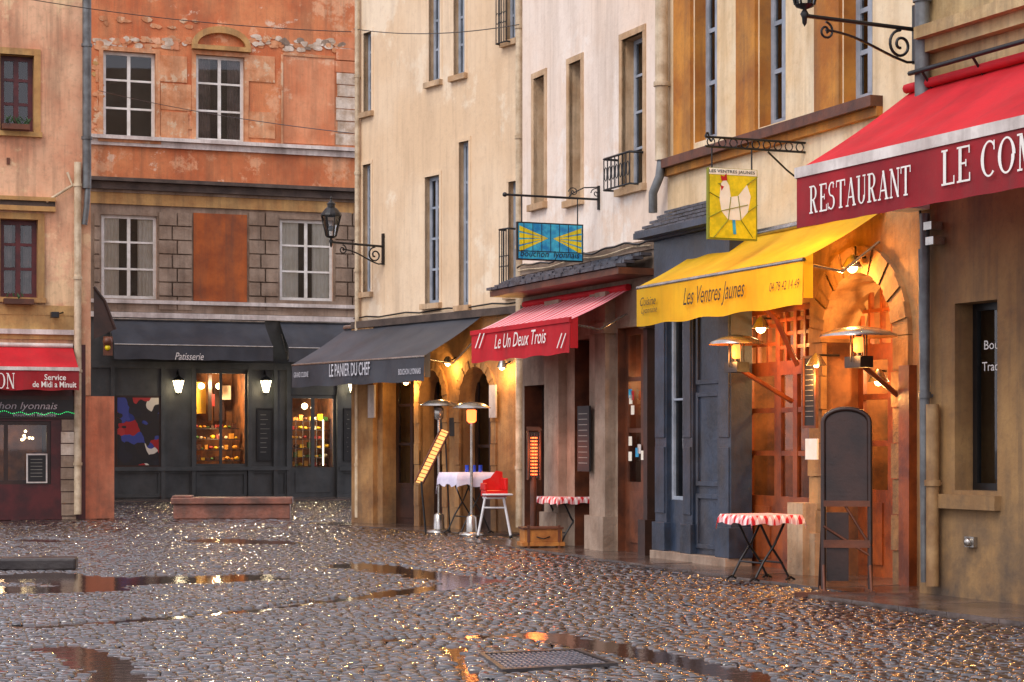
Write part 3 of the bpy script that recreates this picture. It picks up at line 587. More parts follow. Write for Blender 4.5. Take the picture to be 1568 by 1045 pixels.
# ===== BUILDING 3
g=grp('ochre_restaurant_building',WB.pt(3,0)); W=mk(M['ochre']); ub=U(WB,1450)
kw=dict(fm='bframe',t=.09,ws=-.16)
R=[(1064,-120,1098,214),(1163,-120,1203,190),(1292,-120,1336,152)]
ops=[winstd(W,WB,r,2,4,**kw) for r in R]
vl=Vv(WB,1200,352)
O1=WB.rect(1135,470,1240,880);O2=WB.rect(1266,418,1374,900);O1=(O1[0],O1[1],0.,O1[3]);O2=(O2[0],O2[1],0.,O2[3])
wall_grid(W['w'],WB,0,ub,vl,15,ops,M['cream3']); wall_grid(W['w'],WB,0,ub,0,vl,[O1,O2],M['lowstone']); volume(W['w'],WB,0,ub,15,8,M['cream3'])
T=W['t']
for (x0,x1,op) in ((1036,1062,0),(1132,1161,1),(1252,1290,2)):
    o=WB.rect(x0,-150,x1,200); vb=ops[op][2]; T.box(WB,o[0],o[1],vb-.12,15,-.02,.05,M['ochre'])
vd=Vv(WB,1190,196);T.box(WB,U(WB,1024),U(WB,1352),vd-.12,vd,0,.16,M['brownw']);T.box(WB,U(WB,1024),U(WB,1352),vd-.22,vd-.12,0,.08,M['ochre'])
reveal(W['r'],WB,O1,2.2,M['room'],M['room']);reveal(W['r'],WB,O2,2.2,M['room'],M['room'])
ah=(O2[1]-O2[0])*.5; archfill(W['w'],WB,O2[0],O2[1],O2[3]-ah,O2[3],.5,M['lowstone']);archring(T,WB,O2[0],O2[1],O2[3]-ah,O2[3],.3,.08,M['lowstone'],.0)
J=W['j']
um=U(WB,1183);vm=Vv(WB,1190,562)
joinery(J,WB,(O1[0],um,0,vm),-.08,1,3,.1,M['owood'],M['glassb'],solid=.8);joinery(J,WB,(um,O1[1],0,vm),-.06,2,3,.1,M['owood'],M['glassb'],solid=.8);joinery(J,WB,(um,O1[1],vm,O1[3]),-.06,4,4,.07,M['owood'],M['glassb']);joinery(J,WB,(O1[0],um,vm,O1[3]),-.08,3,3,.07,M['owood'],M['glassb'])
vs=O2[3]-ah-.1
joinery(J,WB,(O2[0],O2[1],vs,O2[3]),-.42,6,2,.07,M['owood'],M['glassb']);joinery(J,WB,(O2[0],(O2[0]+O2[1])/2,0,vs),-.42,1,3,.11,M['owood'],M['glassb'],solid=.9);joinery(J,WB,((O2[0]+O2[1])/2,O2[1],0,vs),-.42,1,3,.11,M['owood'],M['glassb'],solid=.9)
random.seed(8)
for (a_,b_) in ((O1[0],O1[1]),(O2[0],O2[1])):
    for k in range(18):
        u=random.uniform(a_+.05,b_-.3);v=random.uniform(.9,2.8);s_=random.uniform(.1,.3);J.box(WB,u,u+s_,v,v+s_*1.2,-2.19+.002*k,-2.12+.002*k,random.choice([M['brownw'],M['yel'],M['darkw'],M['wh'],M['darkw'],M['maroon']]))
    for k in range(3):
        u=a_+.2+k*.35;J.box(WB,u,u+.28,0,.95,-1.6,-1.3,M['darkw'])
    for k in range(5):
        u=random.uniform(a_+.1,b_-.1);J.tube([WB.pt(u,1.,-1.1-.1*k),WB.pt(u,random.uniform(1.4,2.4),-1.1-.1*k)],.05,M['darkw'],6)
    J.ball(WB.pt((a_+b_)/2,2.45,-1.2),.07,M['bulb'])
for x0,x1,yt,wd in ((1121,1132,590,.12),(1388,1404,560,.1)):
    o=WB.rect(x0,yt,x1,890);T.box(WB,o[0],o[1],0,o[3],0,wd,M['owood'])
for yy in (590,665,745,800):
    o=WB.rect(1120,yy,1140,yy+8);T.box(WB,o[0],o[1],o[2],o[3],0,.16,M['owood'])
o=WB.rect(1234,770,1258,890);T.box(WB,o[0],o[1],0,o[3],0,.25,M['sand'])
T.box(WB,O2[0]-.3,O2[0],0,.5,0,.16,M['sand'])
u=U(WB,1228);T.tube([WB.pt(u,Vv(WB,1228,560),.06),WB.pt(u,Vv(WB,1228,490),.35),WB.pt(u,Vv(WB,1228,425),.95)],.035,M['owood'],4)
for p in W.values():
    if isinstance(p,Part): p.done(g)
for (px,w,v,e) in ((1190,-.9,2.6,95),(1320,-1.,2.5,105)): light(g,WB.pt(U(WB,px),v,w),e,(1,.6,.24),.1)
# blue shopfront
g=grp('blue_shopfront',WB.pt(.5,0,.3)); P=Part('joinery'); u0=U(WB,1003,.3);u1=U(WB,1119,.3);vt_=Vv(WB,1060,358,.3)
P.box(WB,u0,u1,0,.12,0,.38,M['greystone'])
ums=[u0,U(WB,1020,.3),U(WB,1046,.3),U(WB,1060,.3),U(WB,1100,.3),u1]
P.box(WB,u0,u1,vt_-.75,vt_,0,.32,M['blue']);P.box(WB,u0-.05,u1+.05,vt_-.85,vt_-.75,0,.38,M['blue']);P.box(WB,u0-.08,u1+.08,vt_,vt_+.08,0,.42,M['blue'])
for a_,b_ in ((ums[0],ums[1]),(ums[2],ums[3]),(ums[4],ums[5])):
    P.box(WB,a_,b_,.12,vt_-.85,0,.3,M['blue']);P.box(WB,a_-.02,b_+.02,.12,.5,0,.34,M['blue']);P.box(WB,a_+.03,b_-.03,.62,1.5,.29,.32,M['blue']);P.box(WB,a_+.03,b_-.03,1.62,vt_-1.,.29,.32,M['blue'])
P.box(WB,ums[1],ums[2],.12,.8,0,.24,M['blue']);P.box(WB,ums[3],ums[4],.12,vt_-.85,0,.24,M['blue'])
joinery(P,WB,(ums[3]+.03,ums[4]-.03,.2,.9),.27,1,1,.06,M['blue'],dep=.04);joinery(P,WB,(ums[3]+.03,ums[4]-.03,1.,2.2),.27,1,1,.06,M['blue'],dep=.04);joinery(P,WB,(ums[3]+.03,ums[4]-.03,2.3,vt_-.9),.27,1,1,.06,M['blue'],dep=.04)
joinery(P,WB,(ums[1],ums[2],.8,vt_-.85),.22,1,2,.05,M['bframe'],None); P.poly([WB.pt(ums[1],.8,.18),WB.pt(ums[2],.8,.18),WB.pt(ums[2],vt_-.85,.18),WB.pt(ums[1],vt_-.85,.18)],M['glass']);P.poly([WB.pt(ums[1],.8,.03),WB.pt(ums[2],.8,.03),WB.pt(ums[2],vt_-.85,.03),WB.pt(ums[1],vt_-.85,.03)],M['dark'])
P.done(g,.006)
P=Part('slate_roof'); ru0=U(WB,1003,.3)-.05;ru1=U(WB,1119,.3); 
for r_ in range(5):
    u=ru0-.15*(r_%2)
    while u<ru1:
        P.box(WB,max(u,ru0),min(u+.24,ru1),vt_+.42-r_*.075-.03,vt_+.42-r_*.075+random.random()*.012,.0+r_*.11,.14+r_*.11,M['slate']);u+=.25
P.box(WB,ru0,ru1,vt_+.02,vt_+.1,0,.6,M['blue']);P.done(g)
a,yu0,yu1,yvf,yvw=awning('yellow_restaurant_awning',WB,1.04,975,1230,396,.50,333,1300,M['yelaw'],M['yelaw'],sag=.025)
text_px('Les Ventres Jaunes',WB,1.07,1046,1140,452,36,M['txty'],a,.4,.0);text_px('Cuisine',WB,1.07,980,1004,461,13,M['txty'],a,.35);text_px('Lyonnaise',WB,1.07,982,1006,476,12,M['txty'],a,.35);text_px('04 78 42 14 49',WB,1.07,1178,1224,437,14,M['txty'],a,.3)
def wlamp(fr,px,py,w,e,r=.06):
    u,v,_=fr.hit(px,py,w); g=grp('wall_spotlight',fr.pt(u,v,w)); P=Part('lamp');c=fr.pt(u,v,w)
    P.lathe(c,[(.02,.14),(.06,.1),(.12,0)],M['steel'],12);P.tube([fr.pt(u,v+.12,0),fr.pt(u,v+.12,w)],.014,M['black'],5);P.ball(c,r,M['bulb'],10);P.done(g);light(g,fr.pt(u,v-.15,w+.08),e,(1,.46,.12),.06)
wlamp(WB,1305,410,.25,60);wlamp(WB,1165,503,.25,34);wlamp(WB,1345,585,.1,26,.045);wlamp(WB,1250,560,.3,26,.03)
# ===== RIGHT BUILDING
g=grp('stone_restaurant_building',WR.pt(2,0)); W=mk(M['rwall']); ub=U(WR,1850)
Wn=WR.rect(1462,462,1527,752); vl=Vv(WR,1500,250)
reveal(W['r'],WR,Wn,.5,M['rwall'],M['dark']);joinery(W['j'],WR,Wn,-.22,1,1,.07,M['black'],M['glass'])
wall_grid(W['w'],WR,0,ub,0,vl,[Wn],M['rwall']);wall_grid(W['w'],WR,0,ub,vl,15,[],M['rupper']);volume(W['w'],WR,0,ub,15,8,M['rwall'])
T=W['t'];o=WR.rect(1437,758,1533,780);T.box(WR,*o[:4],-.1,.08,M['rwall'])
v=Vv(WR,1500,22);T.box(WR,.2,ub,v-.12,v,0,.22,M['rupper']);T.box(WR,.2,ub,v-.25,v-.12,0,.12,M['rupper']);T.box(WR,.2,ub,v-.95,v-.85,0,.06,M['rupper'])
T.tube([WR.pt(.1,Vv(WR,1430,112),.2),WR.pt(ub,Vv(WR,1430,112)-0.,.2)],.025,M['black'],6)
for k in range(6): T.tube([WR.pt(.3+k*.8,Vv(WR,1430,112),.2),WR.pt(.3+k*.8,Vv(WR,1430,112)-.25,0)],.015,M['black'],5)
pipe(T,WR,1416,1.0,Vv(WR,1416,330),.05,M['pipe'],.09);pipe(T,WR,1412,Vv(WR,1412,160),15,.075,M['pipe'],.1);pipe(T,WR,1428,.12,Vv(WR,1428,620),.065,M['opipe'],.1)
T.tube([WR.pt(U(WR,1416,.1),.15,.1),WR.pt(U(WR,1412,.1),3.5,.1)],.04,M['pipe'],8)
T.tube([WR.pt(U(WR,1405,.1)+.03*math.sin(i),3.2+i*.22,.07) for i in range(12)],.013,M['black'],5)
c=WR.pt(U(WR,1490),Vv(WR,1490,830),.06);T.box(WR,U(WR,1483),U(WR,1497),Vv(WR,1490,838),Vv(WR,1490,822),0,.05,M['steel']);T.ball(c,.045,M['steel'])
for x,y in ((1440,345),(1443,368)): T.box(WR,U(WR,x-6),U(WR,x+6),Vv(WR,x,y+8),Vv(WR,x,y-4),.02,.16,M['steel'])
for p in W.values():
    if isinstance(p,Part): p.done(g)
text_px('Bouchon',WR,-.2,1507,1560,527,14,M['txt'],g);text_px('Traditionnel',WR,-.2,1504,1570,560,14,M['txt'],g)
def ra():
    fr=WR;u0=U(fr,1220,1.4);w=1.4;u1=ub;vf=Vv(fr,1220,262,w);vw=Vv(fr,1450,128,0)
    g=grp('red_restaurant_awning',fr.pt((u0+u1)/2,vf,w));P=Part('canvas')
    rows=[[fr.pt(u0+(u1-u0)*j/60,vw+(vf-vw)*i/10-.03*math.sin(math.pi*i/10)*(1+.6*math.sin(j*.8+.5*math.sin(j*.3))),.03+(w-.03)*i/10) for j in range(61)] for i in range(11)]
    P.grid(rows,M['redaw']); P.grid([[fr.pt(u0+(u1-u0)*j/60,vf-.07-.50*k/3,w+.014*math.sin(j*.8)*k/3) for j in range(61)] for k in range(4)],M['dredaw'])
    P.done(g);P=Part('frame');P.box(fr,u0-.02,u1,vf-.075,vf+.03,w-.06,w+.015,M['ledge']);P.tube([fr.pt(u0,vw+.03,.08),fr.pt(u1,vw+.03,.08)],.05,M['redaw'],8)
    P.tube([fr.pt(u0+.1,vf-.05,w-.05),fr.pt(u0+.1,vf-.2,w*.55),fr.pt(u0+.1,vw-.7,.05)],.03,M['ledge'],6)
    P.box(fr,u0+.02,u0+.35,vf-.35,vf-.1,.05,.35,M['ledge']);P.done(g)
    serif_text('RESTAURANT',fr,w+.02,1239,1396,291,44,M['txt'],g);serif_text('LE COMPTOIR',fr,w+.02,1441,1735,228,58,M['txt'],g)
ra()
# ---------------- street lamps
def streetlamp(fr,pxw,pyarm,pxl,s=1.):
    u=U(fr,pxw); pf=fr.perp(u); v=Vv(fr,pxw,pyarm); a=pf.hit(pxl,0)[0]; g=grp('street_lamp',pf.pt(a,v)); P=Part('bracket')
    P.tube([pf.pt(0,v,0),pf.pt(a,v+.02,0)],.022,M['black'],8);P.box(pf,-.04,.0,v-.35,v+.25,-.03,.03,M['black'])
    def spiral(cu,cv,r0,turns,a0,dr=1):
        return [pf.pt(cu+dr*r0*(1-t/30*.8)*math.cos(a0+turns*2*math.pi*t/30),cv+r0*(1-t/30*.8)*math.sin(a0+turns*2*math.pi*t/30),0) for t in range(31)]
    P.tube(spiral(-.2,v-.17,.15,1.5,math.pi/2),.016,M['black'],5)
    P.tube(spiral(a+.25,v-.11,.09,1.4,math.pi/2,-1),.013,M['black'],5)
    P.tube([pf.pt(-.2-(-a-.45)*t/10,v-.32+.22*math.sin(t/10*math.pi/2)**1.2,0) for t in range(11)],.015,M['black'],5)
    P.tube([pf.pt(-.02,v-.33,0),pf.pt(-.12,v-.34,0),pf.pt(-.2,v-.32,0)],.015,M['black'],5)
    c=pf.pt(a,v,0); P.lathe(c,[(.0,-.1*s),(.025*s,-.06*s),(.03*s,0),(.05*s,.04*s),(.02*s,.09*s),(.1*s,.12*s),(.11*s,.14*s)],M['black'],10)
    for j in range(6):
        an=2*math.pi*j/6;P.tube([(c[0]+.105*s*math.cos(an),c[1]+.105*s*math.sin(an),c[2]+.14*s),(c[0]+.2*s*math.cos(an),c[1]+.2*s*math.sin(an),c[2]+.56*s)],.012,M['black'],4)
    P.lathe(c,[(.2*s,.55*s),(.22*s,.56*s),(.21*s,.6*s),(.13*s,.7*s),(.08*s,.74*s),(.08*s,.79*s),(.1*s,.8*s),(.03*s,.86*s),(.02*s,.9*s),(.03*s,.92*s),(.0,.97*s)],M['black'],12,False);P.done(g)
    P=Part('glass');P.lathe(c,[(.10*s,.14*s),(.19*s,.55*s)],M['glass'],6,False);P.ball((c[0],c[1],c[2]+.3*s),.06*s,M['lglass']);P.done(g)
streetlamp(WM,588,378,507,.92);streetlamp(WR,1404,46,1232,.9)
# ---------------- projecting signs
def bracket(P,pf,a,v,m):
    P.tube([pf.pt(.0,v,0),pf.pt(a,v,0)],.018,m,6);P.box(pf,-.03,0,v-.15,v+.2,-.02,.02,m);P.ball(pf.pt(a,v,0),.035,m,6)
    P.tube([pf.pt(-.02,v+.18,0),pf.pt(-.25,v+.16,0),pf.pt(-.45,v+.06,0),pf.pt(-.5,v,0)],.01,m,5)
    P.tube([pf.pt(-.05-.09*(1-t/20)*math.cos(t*.5),v+.09+.08*(1-t/20)*math.sin(t*.5),0) for t in range(20)],.008,m,5)
    P.tube([pf.pt(-.42-.08*(1-t/20)*math.cos(t*.5),v+.09+.07*(1-t/20)*math.sin(t*.5),0) for t in range(20)],.008,m,5)
pf=WW.perp(U(WW,918));v=pf.hit(845,302)[1];a=pf.hit(773,302)[0]
g=grp('hanging_bouchon_sign',pf.pt(a/2,v));P=Part('bracket');bracket(P,pf,a,v,M['black'])
s0=pf.hit(791,0)[0];s1=pf.hit(892,0)[0];z0=pf.hit(840,400)[1];z1=pf.hit(840,342)[1]
for s in (s0+.08,s1-.08):P.tube([pf.pt(s,z1,0),pf.pt(s,v,0)],.01,M['black'],5)
P.done(g);P=Part('panel');P.box(pf,s0,s1,z0,z1,-.025,.025,M['black']);P.box(pf,s0+.02,s1-.02,z0+.02,z1-.02,.02,.03,M['sblue'])
cx=(s0+s1)/2;cz=(z0+z1)/2+.05
for sd in (-1,1):
    for k in range(4):
        a0=-.5+k*.28; x1=cx+sd*(s1-s0)*.47; P.poly([pf.pt(cx+sd*.04,cz,.032),pf.pt(x1,cz+a0*.36-.03,.032),pf.pt(x1,cz+a0*.36+.045,.032)],M['yel'])
for t in np.linspace(s0+.1,s1-.1,7): P.box(pf,t-.004,t+.004,z0+.13,z1-.02,.031,.034,M['black'])
P.box(pf,s0+.02,s1-.02,z0+.125,z0+.135,.031,.035,M['black']);P.done(g)
text_px('bouchon  lyonnais',pf,.036,797,887,391,13,M['black'],g,.2,.0)
pf=WB.perp(U(WB,1233));v=pf.hit(1150,218)[1];a=pf.hit(1080,218)[0]
g=grp('hanging_hen_sign',pf.pt(a/2,v));P=Part('bracket');P.tube([pf.pt(0,v-.08,0),pf.pt(a,v-.08,0)],.015,M['black'],6);P.tube([pf.pt(0,v+.03,0),pf.pt(a,v+.03,0)],.015,M['black'],6)
for k in range(9): P.tube([pf.pt(a*(k+.5)/9+.05*math.cos(q),v-.025+.05*math.sin(q),0) for q in np.linspace(0,6.28,11)],.008,M['black'],4)
P.tube([pf.pt(a+.1*t/10,v+.03+.05*math.sin(t/10*6.28),0) for t in range(11)],.012,M['black'],4)
P.tube([pf.pt(-.02,v-.45,0),pf.pt(-.25,v-.3,0),pf.pt(-.5,v-.1,0)],.012,M['black'],5)
s0=pf.hit(1083,0)[0];s1=pf.hit(1158,0)[0];z0=pf.hit(1120,368)[1];z1=pf.hit(1120,259)[1]
for s in (s0+.06,s1-.06):P.tube([pf.pt(s,z1,0),pf.pt(s,v-.08,0)],.01,M['black'],5)
P.done(g);P=Part('panel');P.box(pf,s0,s1,z0,z1,-.025,.025,M['solive']);P.box(pf,s0+.02,s1-.02,z0+.02,z1-.08,.02,.03,M['yel']);P.box(pf,s0+.01,s1-.01,z1-.075,z1-.005,.02,.03,M['wh'])
q=lambda x,y:pf.pt(s0+(s1-s0)*x,z0+(z1-z0)*y,.033)
P.poly([q(.25,.78),q(.33,.86),q(.42,.76),q(.45,.60),q(.60,.62),q(.78,.78),q(.86,.62),q(.80,.40),q(.66,.28),q(.40,.28),q(.26,.40),q(.22,.58)],M['wh'])
q=lambda x,y:pf.pt(s0+(s1-s0)*x,z0+(z1-z0)*y,.036)
P.poly([q(.26,.82),q(.24,.9),q(.31,.88),q(.36,.93),q(.38,.83)],M['rd']);P.poly([q(.24,.76),q(.26,.68),q(.31,.74)],M['rd']);P.poly([q(.18,.78),q(.25,.79),q(.25,.75)],M['solive'])
P.poly([q(.48,.28),q(.50,.08),q(.56,.08),q(.54,.28)],M['sblue'])
for (x0,y0,x1,y1) in ((.26,.4,.8,.5),(.4,.28,.45,.6),(.66,.28,.6,.62),(.0,.3,.26,.4),(.8,.4,1,.5),(.1,.02,.4,.28),(.9,.04,.66,.28),(.78,.78,1,.9),(.22,.58,0,.66)):
    P.tube([q(x0,y0),q(x1,y1)],.005,M['solive'],4)
P.done(g);text_px('LES VENTRES JAUNES',pf,.035,1086,1156,264,6,M['black'],g,0,.01)
# ---------------- furniture
def cloth(P,c,s,z,drop,rot,m):
    n=16;rows=[]
    for i in range(-2,n+3):
        row=[]
        for j in range(-2,n+3):
            a=min(max(i,0),n)/n-.5;b=min(max(j,0),n)/n-.5;di=max(0,-i,i-n)/2;dj=max(0,-j,j-n)/2;d=max(di,dj)
            x=a*s;y=b*s;ww=.03*math.sin((i+j)*1.4)*d
            dz=-drop*d*(1+ (.6 if (di>0 and dj>0) else 0)+.12*math.sin((i-j)*.9))
            k=1+.04*d; x=x*k+(ww if dj>0 else 0)+math.copysign(.02,a)*(di>0); y=y*k+(ww if di>0 else 0)+math.copysign(.02,b)*(dj>0)
            row.append((c[0]+x*math.cos(rot)-y*math.sin(rot),c[1]+x*math.sin(rot)+y*math.cos(rot),z+dz))
        rows.append(row)
    P.grid(rows,m)
def foldtable(name,c,s,z,m,rot,drop=.12,legs='black'):
    g=grp(name,c);P=Part('tablecloth');cloth(P,c,s,z,drop,rot,m);P.done(g);P=Part('folding_legs')
    def L(x,y,h): return (c[0]+x*math.cos(rot)-y*math.sin(rot),c[1]+x*math.sin(rot)+y*math.cos(rot),h)
    k=s*.36
    for sd in (-1,1):
        P.tube([L(-k,sd*k,.02),L(-k*.5,sd*k,z*.3),L(k*.1,sd*k,z*.55),L(k*.8,sd*k,z-.03)],.014,M[legs],6);P.tube([L(k,sd*k*.95,.02),L(k*.5,sd*k*.95,z*.3),L(-k*.1,sd*k*.95,z*.55),L(-k*.8,sd*k*.95,z-.03)],.014,M[legs],6)
        for x in (-k,k): P.tube([L(x-.06,sd*k,.015),L(x,sd*k,.05),L(x+.06,sd*k,.015)],.014,M[legs],6)
    P.tube([L(-k*.55,-k,z*.28),L(-k*.55,k,z*.28)],.012,M[legs],6);P.tube([L(k*.55,-k,z*.28),L(k*.55,k,z*.28)],.012,M[legs],6)
    P.box(Fr((c[0],c[1]),(math.cos(rot),math.sin(rot))),-s/2+.01,s/2-.01,z-.03,z-.006,-s/2+.01,s/2-.01,M['pwood']);P.done(g);return g
foldtable('bistro_table',G(1165,889),.66,.745,M['check'],.45,.10)
foldtable('bistro_table',G(866,836),.66,.745,M['check'],.5,.10)
c=G(718,817);tg=foldtable('dining_table',c,.78,1.05,M['wcloth'],.45,.22)
P=Part('blue_glasses')
bg=pm('blue_glass',C(30,70,190),rough=.1)
for dx in (-.03,.09,.2): P.lathe((c[0]+dx,c[1]-.1,1.055),[(.03,0),(.035,.02),(.035,.11),(.038,.12)],bg,10)
P.done(tg)
c=G(757,824);g=grp('red_high_chair',c);P=Part('legs');
for sx,sy in ((-1,-1),(1,-1),(-1,1),(1,1)): P.tube([(c[0]+sx*.27,c[1]+sy*.24,.02),(c[0]+sx*.15,c[1]+sy*.13,.66)],.02,M['whpl'],7);P.ball((c[0]+sx*.27,c[1]+sy*.24,.03),.03,M['black'],7)
P.tube([(c[0]-.17,c[1]-.16,.5),(c[0]+.17,c[1]-.16,.5)],.016,M['whpl'],6);P.done(g)
P=Part('seat');ff=Fr((c[0],c[1]),(1,.25));P.box(ff,-.17,.17,.64,.68,-.15,.15,M['whpl']);P.box(ff,-.19,.19,.68,.78,-.17,.17,M['redpl'])
P.poly([ff.pt(-.15,.78,-.17),ff.pt(.19,.78,-.17),ff.pt(.19,1.08,-.22),ff.pt(.08,1.1,-.22),ff.pt(-.02,.98,-.21),ff.pt(-.15,.94,-.2)],M['redpl'])
P.box(ff,.14,.2,.78,.98,-.17,.14,M['redpl']);P.box(ff,-.2,-.15,.78,.9,-.17,.14,M['redpl']);P.box(ff,-.24,.24,.70,.73,.12,.32,M['whpl']);P.done(g,.015)
def mushroom(c,h,lit):
    g=grp('patio_heater',c);P=Part('stand');P.lathe(c,[(.0,.05),(.2,.045),(.22,0)],M['steel'],20);P.lathe(c,[(.1,.05),(.09,.3),(.03,.34)],M['steel'],16);P.tube([(c[0],c[1],.3),(c[0],c[1],h-.25)],.025,M['steel'],8)
    P.lathe(c,[(.05,h-.28),(.08,h-.25),(.085,h-.08),(.06,h-.06)],M['heat'] if lit else M['steel'],16);P.lathe(c,[(.33,h-.035),(.32,h-.02),(.2,h+.05),(.001,h+.08)],M['steel'],24);P.lathe(c,[(.33,h-.035),(.2,h+.03),(.001,h+.04)],M['steel'],24);P.done(g)
    if lit: light(g,(c[0],c[1],h-.36),16,(1,.35,.08),.1)
mushroom(G(672,815),2.24,False);mushroom(G(722,819),2.18,True)
g=grp('lit_menu_stand',G(655,812));P=Part('board')
def P3(px,py,d): return ((px-CX)/F*d,d,H+(HY-py)/F*d)
d_=G(655,816)[1];pa,pb,pc,pd=P3(635,738,d_),P3(647,741,d_),P3(688,662,d_+.1),P3(675,657,d_+.1)
P.poly([pa,pb,pc,pd],M['menu']);P.tube([pa,pd],.018,M['brownw'],5);P.tube([pb,pc],.018,M['brownw'],5)
for k in range(14):
    t=(k+.5)/14;A_=Vector(pa).lerp(Vector(pd),t)+Vector((0,-.01,0));B_=Vector(pb).lerp(Vector(pc),t)+Vector((0,-.01,0));P.tube([A_,B_],.006,M['brownw'],4)
P.tube([P3(645,738,d_),(P3(652,0,d_)[0],d_,.0)],.02,M['black'],6);P.tube([P3(682,670,d_+.1),(P3(688,0,d_)[0],d_+.3,.0)],.015,M['black'],6);P.done(g)
c=G(818,838);c=(c[0],c[1]+.2,0);g=grp('infrared_heater',c);P=Part('body');ff=Fr((c[0],c[1]),(1,.15))
P.box(ff,-.1,.1,1.02,1.72,-.12,-.02,M['black']);
for s in (-.1,.085):P.box(ff,s,s+.015,1.0,1.74,-.1,.03,M['brownw'])
for k in range(12):P.tube([ff.pt(-.05,1.08+k*.05,.0),ff.pt(.05,1.08+k*.05,.0)],.012,M['heat'],6)
for k in range(5):P.tube([ff.pt(-.08+k*.04,1.03,.025),ff.pt(-.08+k*.04,1.7,.025)],.004,M['steel'],4)
P.tube([ff.pt(0,.3,-.06),ff.pt(0,1.05,-.06)],.05,M['brownw'],8);P.poly([ff.pt(-.12,1.74,.05),ff.pt(.12,1.74,.05),ff.pt(.1,1.8,-.12),ff.pt(-.1,1.8,-.12)],M['brownw']);P.done(g);light(g,ff.pt(0,1.4,.2),8,(1,.2,.05),.15)
c=G(828,840);g=grp('wooden_crate',c);P=Part('crate');ff=Fr((c[0],c[1]+.2),(1,.2))
P.box(ff,-.32,.33,.03,.09,-.2,.2,M['pwood']);P.box(ff,-.28,.29,.09,.28,-.18,.18,M['pwood']);P.box(ff,-.3,.31,.28,.31,-.2,.2,M['brownw']);P.tube([ff.pt(-.1,.17,.185),ff.pt(0,.14,.22),ff.pt(.1,.17,.185)],.01,M['black'],5)
for a_ in (-.24,.22):P.box(ff,a_,a_+.04,.0,.34,.18,.2,M['brownw'])
P.done(g,.008)
c=G(1298,912);g=grp('wooden_easel_board',c);P=Part('easel');ff=Fr((c[0],c[1]+.05),(1,-.12));hw=.235;z1=1.9;lean=-.12
A=arc(-hw,hw,z1-.14,z1,12)
W_=lambda v:lean*(v/z1)
for dd in (0,-.035): P.poly([ff.pt(-hw,.92,W_(.92)+dd)]+[ff.pt(a_,b_,W_(b_)+dd) for a_,b_ in A]+[ff.pt(hw,.92,W_(.92)+dd)],M['darkw'])
P.tube([ff.pt(-hw,.05,0)]+[ff.pt(a_,b_,W_(b_)) for a_,b_ in A]+[ff.pt(hw,.05,0)],.028,M['darkw'],6)
P.box(ff,-hw,hw,.90,.96,-.1,-.02,M['brownw']);P.box(ff,-hw,hw,.48,.56,-.05,.0,M['brownw']);P.box(ff,-hw+.03,.02,.14,.84,-.07,-.03,M['darkw'])
P.tube([ff.pt(-.02,.92,-.05),ff.pt(hw,.5,-.01)],.016,M['brownw'],5);P.tube([ff.pt(-hw,.7,-.02),ff.pt(hw,.4,-.01)],.014,M['brownw'],5)
for sx in (-1,1):
    P.tube([ff.pt(sx*hw,.9,-.05),ff.pt(sx*(hw+.02),.02,-.5)],.022,M['darkw'],5);P.box(ff,sx*hw-.03,sx*hw+.03,0,.06,-.45,.3,M['brownw']);P.tube([ff.pt(sx*hw,.3,0),ff.pt(sx*hw,.05,.25)],.016,M['brownw'],5)
P.box(ff,-hw-.3,hw+.4,.0,.045,.22,.28,M['brownw']);P.done(g)
g=grp('chalkboard_menu',WB.pt(U(WB,1239),2.2,.3));P=Part('board');o=WB.rect(1230,545,1251,656,.3);joinery(P,WB,o,.32,1,1,.03,M['brownw'],dep=.04);P.box(WB,o[0]+.02,o[1]-.02,o[2]+.02,o[3]-.02,.28,.30,M['board'])
for i in range(11): P.box(WB,o[0]+.05,o[1]-.07-.03*random.random(),o[3]-.1-i*.06,o[3]-.094-i*.06,.30,.303,M['chalk'])
o=WB.rect(1233,672,1251,704,.3);P.box(WB,*o[:4],.28,.3,M['wh']);P.done(g)
def hheater(px,py,w,r):
    u,v,_=WB.hit(px,py,w);c=WB.pt(u,v,w);g=grp('wall_mounted_patio_heater',c);P=Part('hood')
    P.lathe(c,[(r,-.03),(r*.98,-.005),(r*.55,.06),(.001,.09)],M['steel'],28);P.lathe(c,[(r,-.03),(r*.5,.03),(.001,.04)],M['pwood'],28)  # steel hood; underside borrows an orange wood tone, heater glow put into its colour
    P.lathe(c,[(.03,-.2),(.055,-.18),(.06,-.05),(.04,-.03)],M['heatw'],14);P.tube([c,(c[0],c[1],c[2]-.36)],.03,M['black'],8)
    for q in range(4):
        an=q*math.pi/2+.4;P.tube([(c[0]+.1*math.cos(an),c[1]+.1*math.sin(an),c[2]),(c[0]+.1*math.cos(an),c[1]+.1*math.sin(an),c[2]-.3)],.008,M['black'],4)
    P.box(WB,u-.16,u+.16,v-.36,v-.24,w-.08,w+.08,M['black']);P.tube([WB.pt(u,v-.3,w),WB.pt(u,v-.5,w*.5),WB.pt(u,v-.7,0)],.03,M['owood'],6);P.done(g)
    light(g,WB.pt(u,v-.18,w+.16),17,(1,.4,.1),.1)
hheater(1128,524,.75,.33);hheater(1315,512,.55,.42)
c=G(352,795);g=grp('stone_bench',c);P=Part('block');ff=Fr((c[0],c[1]+.3),(1,.08));P.box(ff,-1.17,1.2,.0,.3,-.3,.3,M['bench']);P.box(ff,-1.22,1.25,.3,.44,-.36,.36,M['bench']);P.box(ff,-1.2,-.8,.44,.48,-.3,.3,M['bench']);P.done(g,.03)
g=grp('overhead_cable',(0,35,9));P=Part('cable')
def wire(p,q,s):P.tube([Vector(p).lerp(Vector(q),t/16)-Vector((0,0,s*4*(t/16)*(1-t/16))) for t in range(17)],.008,M['black'],4)
